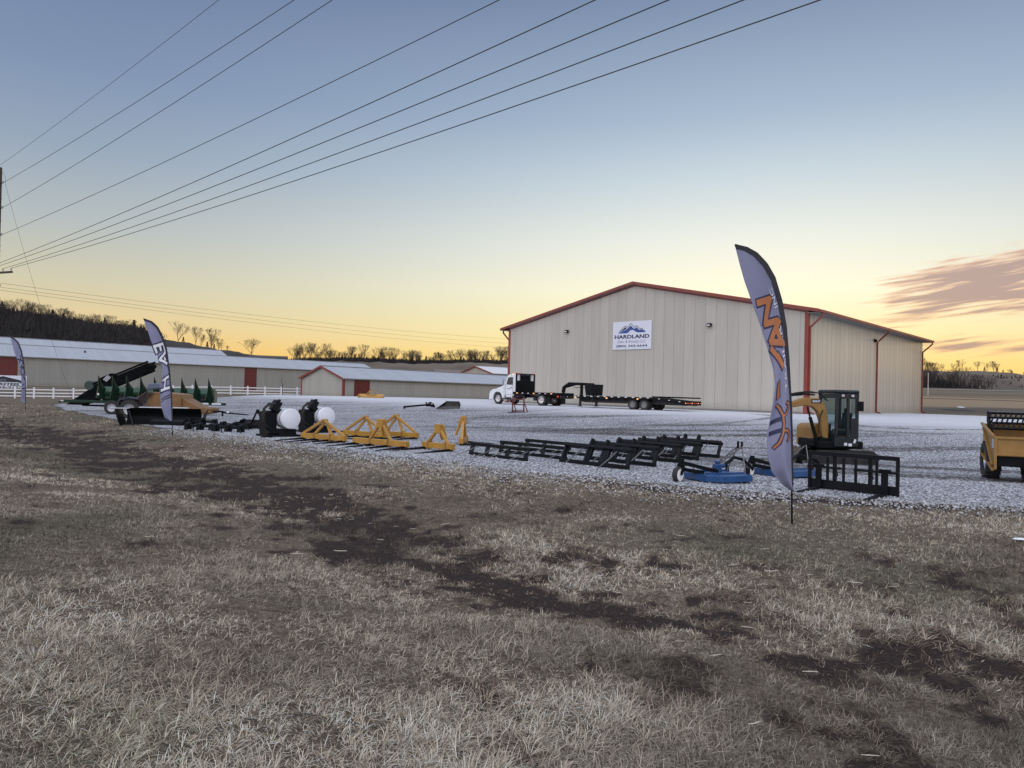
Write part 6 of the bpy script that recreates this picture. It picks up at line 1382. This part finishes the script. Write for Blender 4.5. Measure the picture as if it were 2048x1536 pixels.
mb = MB(); mb.box((19 * s_, 0, .34), (11 * s_, .3, .24)); mb.cyl((25 * s_, 0, .36), (32 * s_, 0, .18), .2, 14, .04); mb.box((14 * s_, 0, .5), (.1, .3, .14)); mb.box((22 * s_, -.05, .52), (.3, .2, .1)); mb.build('drive_head', BLACKS, o_, bevel=.02)

# ------------------------------------------------------------------ yellow spreader at the right edge
sp0 = Vector((12.95, 18.95, 0)); sp0.z = gz(13.5, 19.5); spd = thing('dump_wagon', 'yellow hopper wagon with a black slotted grate cut by the right edge', 'wagon', sp0, R(-24))
# local x runs right along the rear panel, y goes away
BW, BD = 2.5, 1.5
zt, zb_, zt2, zb2 = 1.22, .58, 1.52, .8
WT = .04
MB().box((BW / 2, 0, (zt + .70) / 2), (BW, WT, zt - .70)).box((BW / 2, -.035, zt - .03), (BW, .06, .06)).box((BW / 2, -.03, .74), (BW, .05, .05)).box((.02, -.03, (zt + .35) / 2), (.06, .06, zt - .35)).build('rear_panel', YELM, spd, bevel=.006)
for xx in (0, BW):
    sg = -1 if xx == 0 else 1
    mb = MB(); mb.add([(xx, 0, .32), (xx, BD, zb2 - .1), (xx, BD, zt2), (xx, 0, zt)] + [(xx + .03, 0, .32), (xx + .03, BD, zb2 - .1), (xx + .03, BD, zt2), (xx + .03, 0, zt)], [(0, 1, 2, 3), (7, 6, 5, 4), (0, 1, 5, 4), (1, 2, 6, 5), (2, 3, 7, 6), (3, 0, 4, 7)])
    mb.bar((xx + sg * .03, 0, zt), (xx + sg * .03, BD + .05, zt2 + .01), .06, .06); mb.bar((xx + sg * .04, -.03, .33), (xx + sg * .04, BD + .05, zb2 - .1), .06, .05); mb.bar((xx + sg * .03, .1, .45), (xx + sg * .03, BD * .9, zt2 - .1), .05, .05)
    mb.build('side_panel', YELM, spd)
MB().box((BW / 2, BD, 1.1), (BW, WT, .85)).build('front_panel', YELM, spd)
MB().add([(0.03, .03, .72), (BW, .03, .72), (BW, BD, .85), (0.03, BD, .85)], [(0, 1, 2, 3)]).build('floor', YELM, spd)
gr_ = MB(); n_ = 20
def gpt(u, v): return Vector((.12 + u * (BW - .1), BD * .55 + v * .55, 1.42 + v * .42))
gu = (Vector((0, .55, .42))).normalized()
for v_ in (0, .34, .68, 1.0): gr_.bar(gpt(0, v_), gpt(1, v_), .07 if v_ in (0, 1.) else .045, .05, up=(0, -.6, .8))
for k in range(n_ + 1):
    u_ = k / n_
    for va in (0, .34, .68): gr_.bar(gpt(u_ - .01, va), gpt(min(u_ + .022, 1.02), va + .33), .042, .03, up=(0, -.6, .8))
gr_.prism([(BD * .55, 1.3), (BD * .55 + .6, 1.88), (BD * .55 + .6, 1.6), (BD * .55 + .2, 1.3)], 'x', .06, .12); gr_.build('grate', BLACK, spd)
pl = MB(); pl.box((BW / 2 + .07, BD * .55 + .66, 1.86), (BW - .1, .22, .03)); pl.build('top_ledge', WINK, spd)
q = MB()
for k in range(18): q.cyl((.2 + k * .13, BD * .55 + .66, 1.87), (.2 + k * .13, BD * .55 + .66, 1.88), .03, 8)
q.build('ledge_hole', INK, spd)
MB().box((-.012, .12, 1.03), (.01, .2, .24)).build('sticker', mat('decal_sheet', (.45, .47, .5), .4, 0, .3, 14), spd)
MB().box((BW / 2 + .05, .3, .56), (BW - .1, .5, .28)).build('chassis', BLACK, spd); MB().box((BW / 2, .8, .46), (1.2, 1.6, .14)).build('chassis', BLACK, spd)
for xx in (.22, 1.25, 2.3): wheel('wheel', spd, (xx - .22, .82 if xx < 1 else .35, .44), .46, .36, axis='x' if False else 'y', rimr=.55, rim=CHROME, lug=.0) if False else None
def ywheel(xx, yy, r, w):
    t_ = MB().lathe([(r * .55, -w * .4), (r * .7, -w / 2), (r * .92, -w / 2), (r, -w * .3), (r, w * .3), (r * .92, w / 2), (r * .7, w / 2), (r * .55, w * .4)], (0, 0, 0), 'x', 32)
    for k in range(20):
        a_ = k * 2 * math.pi / 20
        for sg in (-1, 1): a2 = a_ + (0.16 if sg > 0 else 0); t_.box((sg * w * .25, math.cos(a2) * r * 1.01, math.sin(a2) * r * 1.01), (w * .5, .035, .05), (a2, 0, 0))
    o = t_.build('wheel', RUB, spd, smooth=True, loc=(xx, yy, r + .02))
    m_ = MB()
    for sg in (-1, 1): m_.lathe([(r * .56, sg * w * .36), (r * .5, sg * w * .3), (r * .42, sg * w * .12), (r * .2, sg * w * .1), (r * .18, sg * w * .25), (.002, sg * w * .26)], (0, 0, 0), 'x', 24)
    m_.build('rim', CHROME, o, smooth=True)
ywheel(.12, 1.12, .5, .36); ywheel(.95, .55, .44, .34); ywheel(1.6, .55, .44, .34)
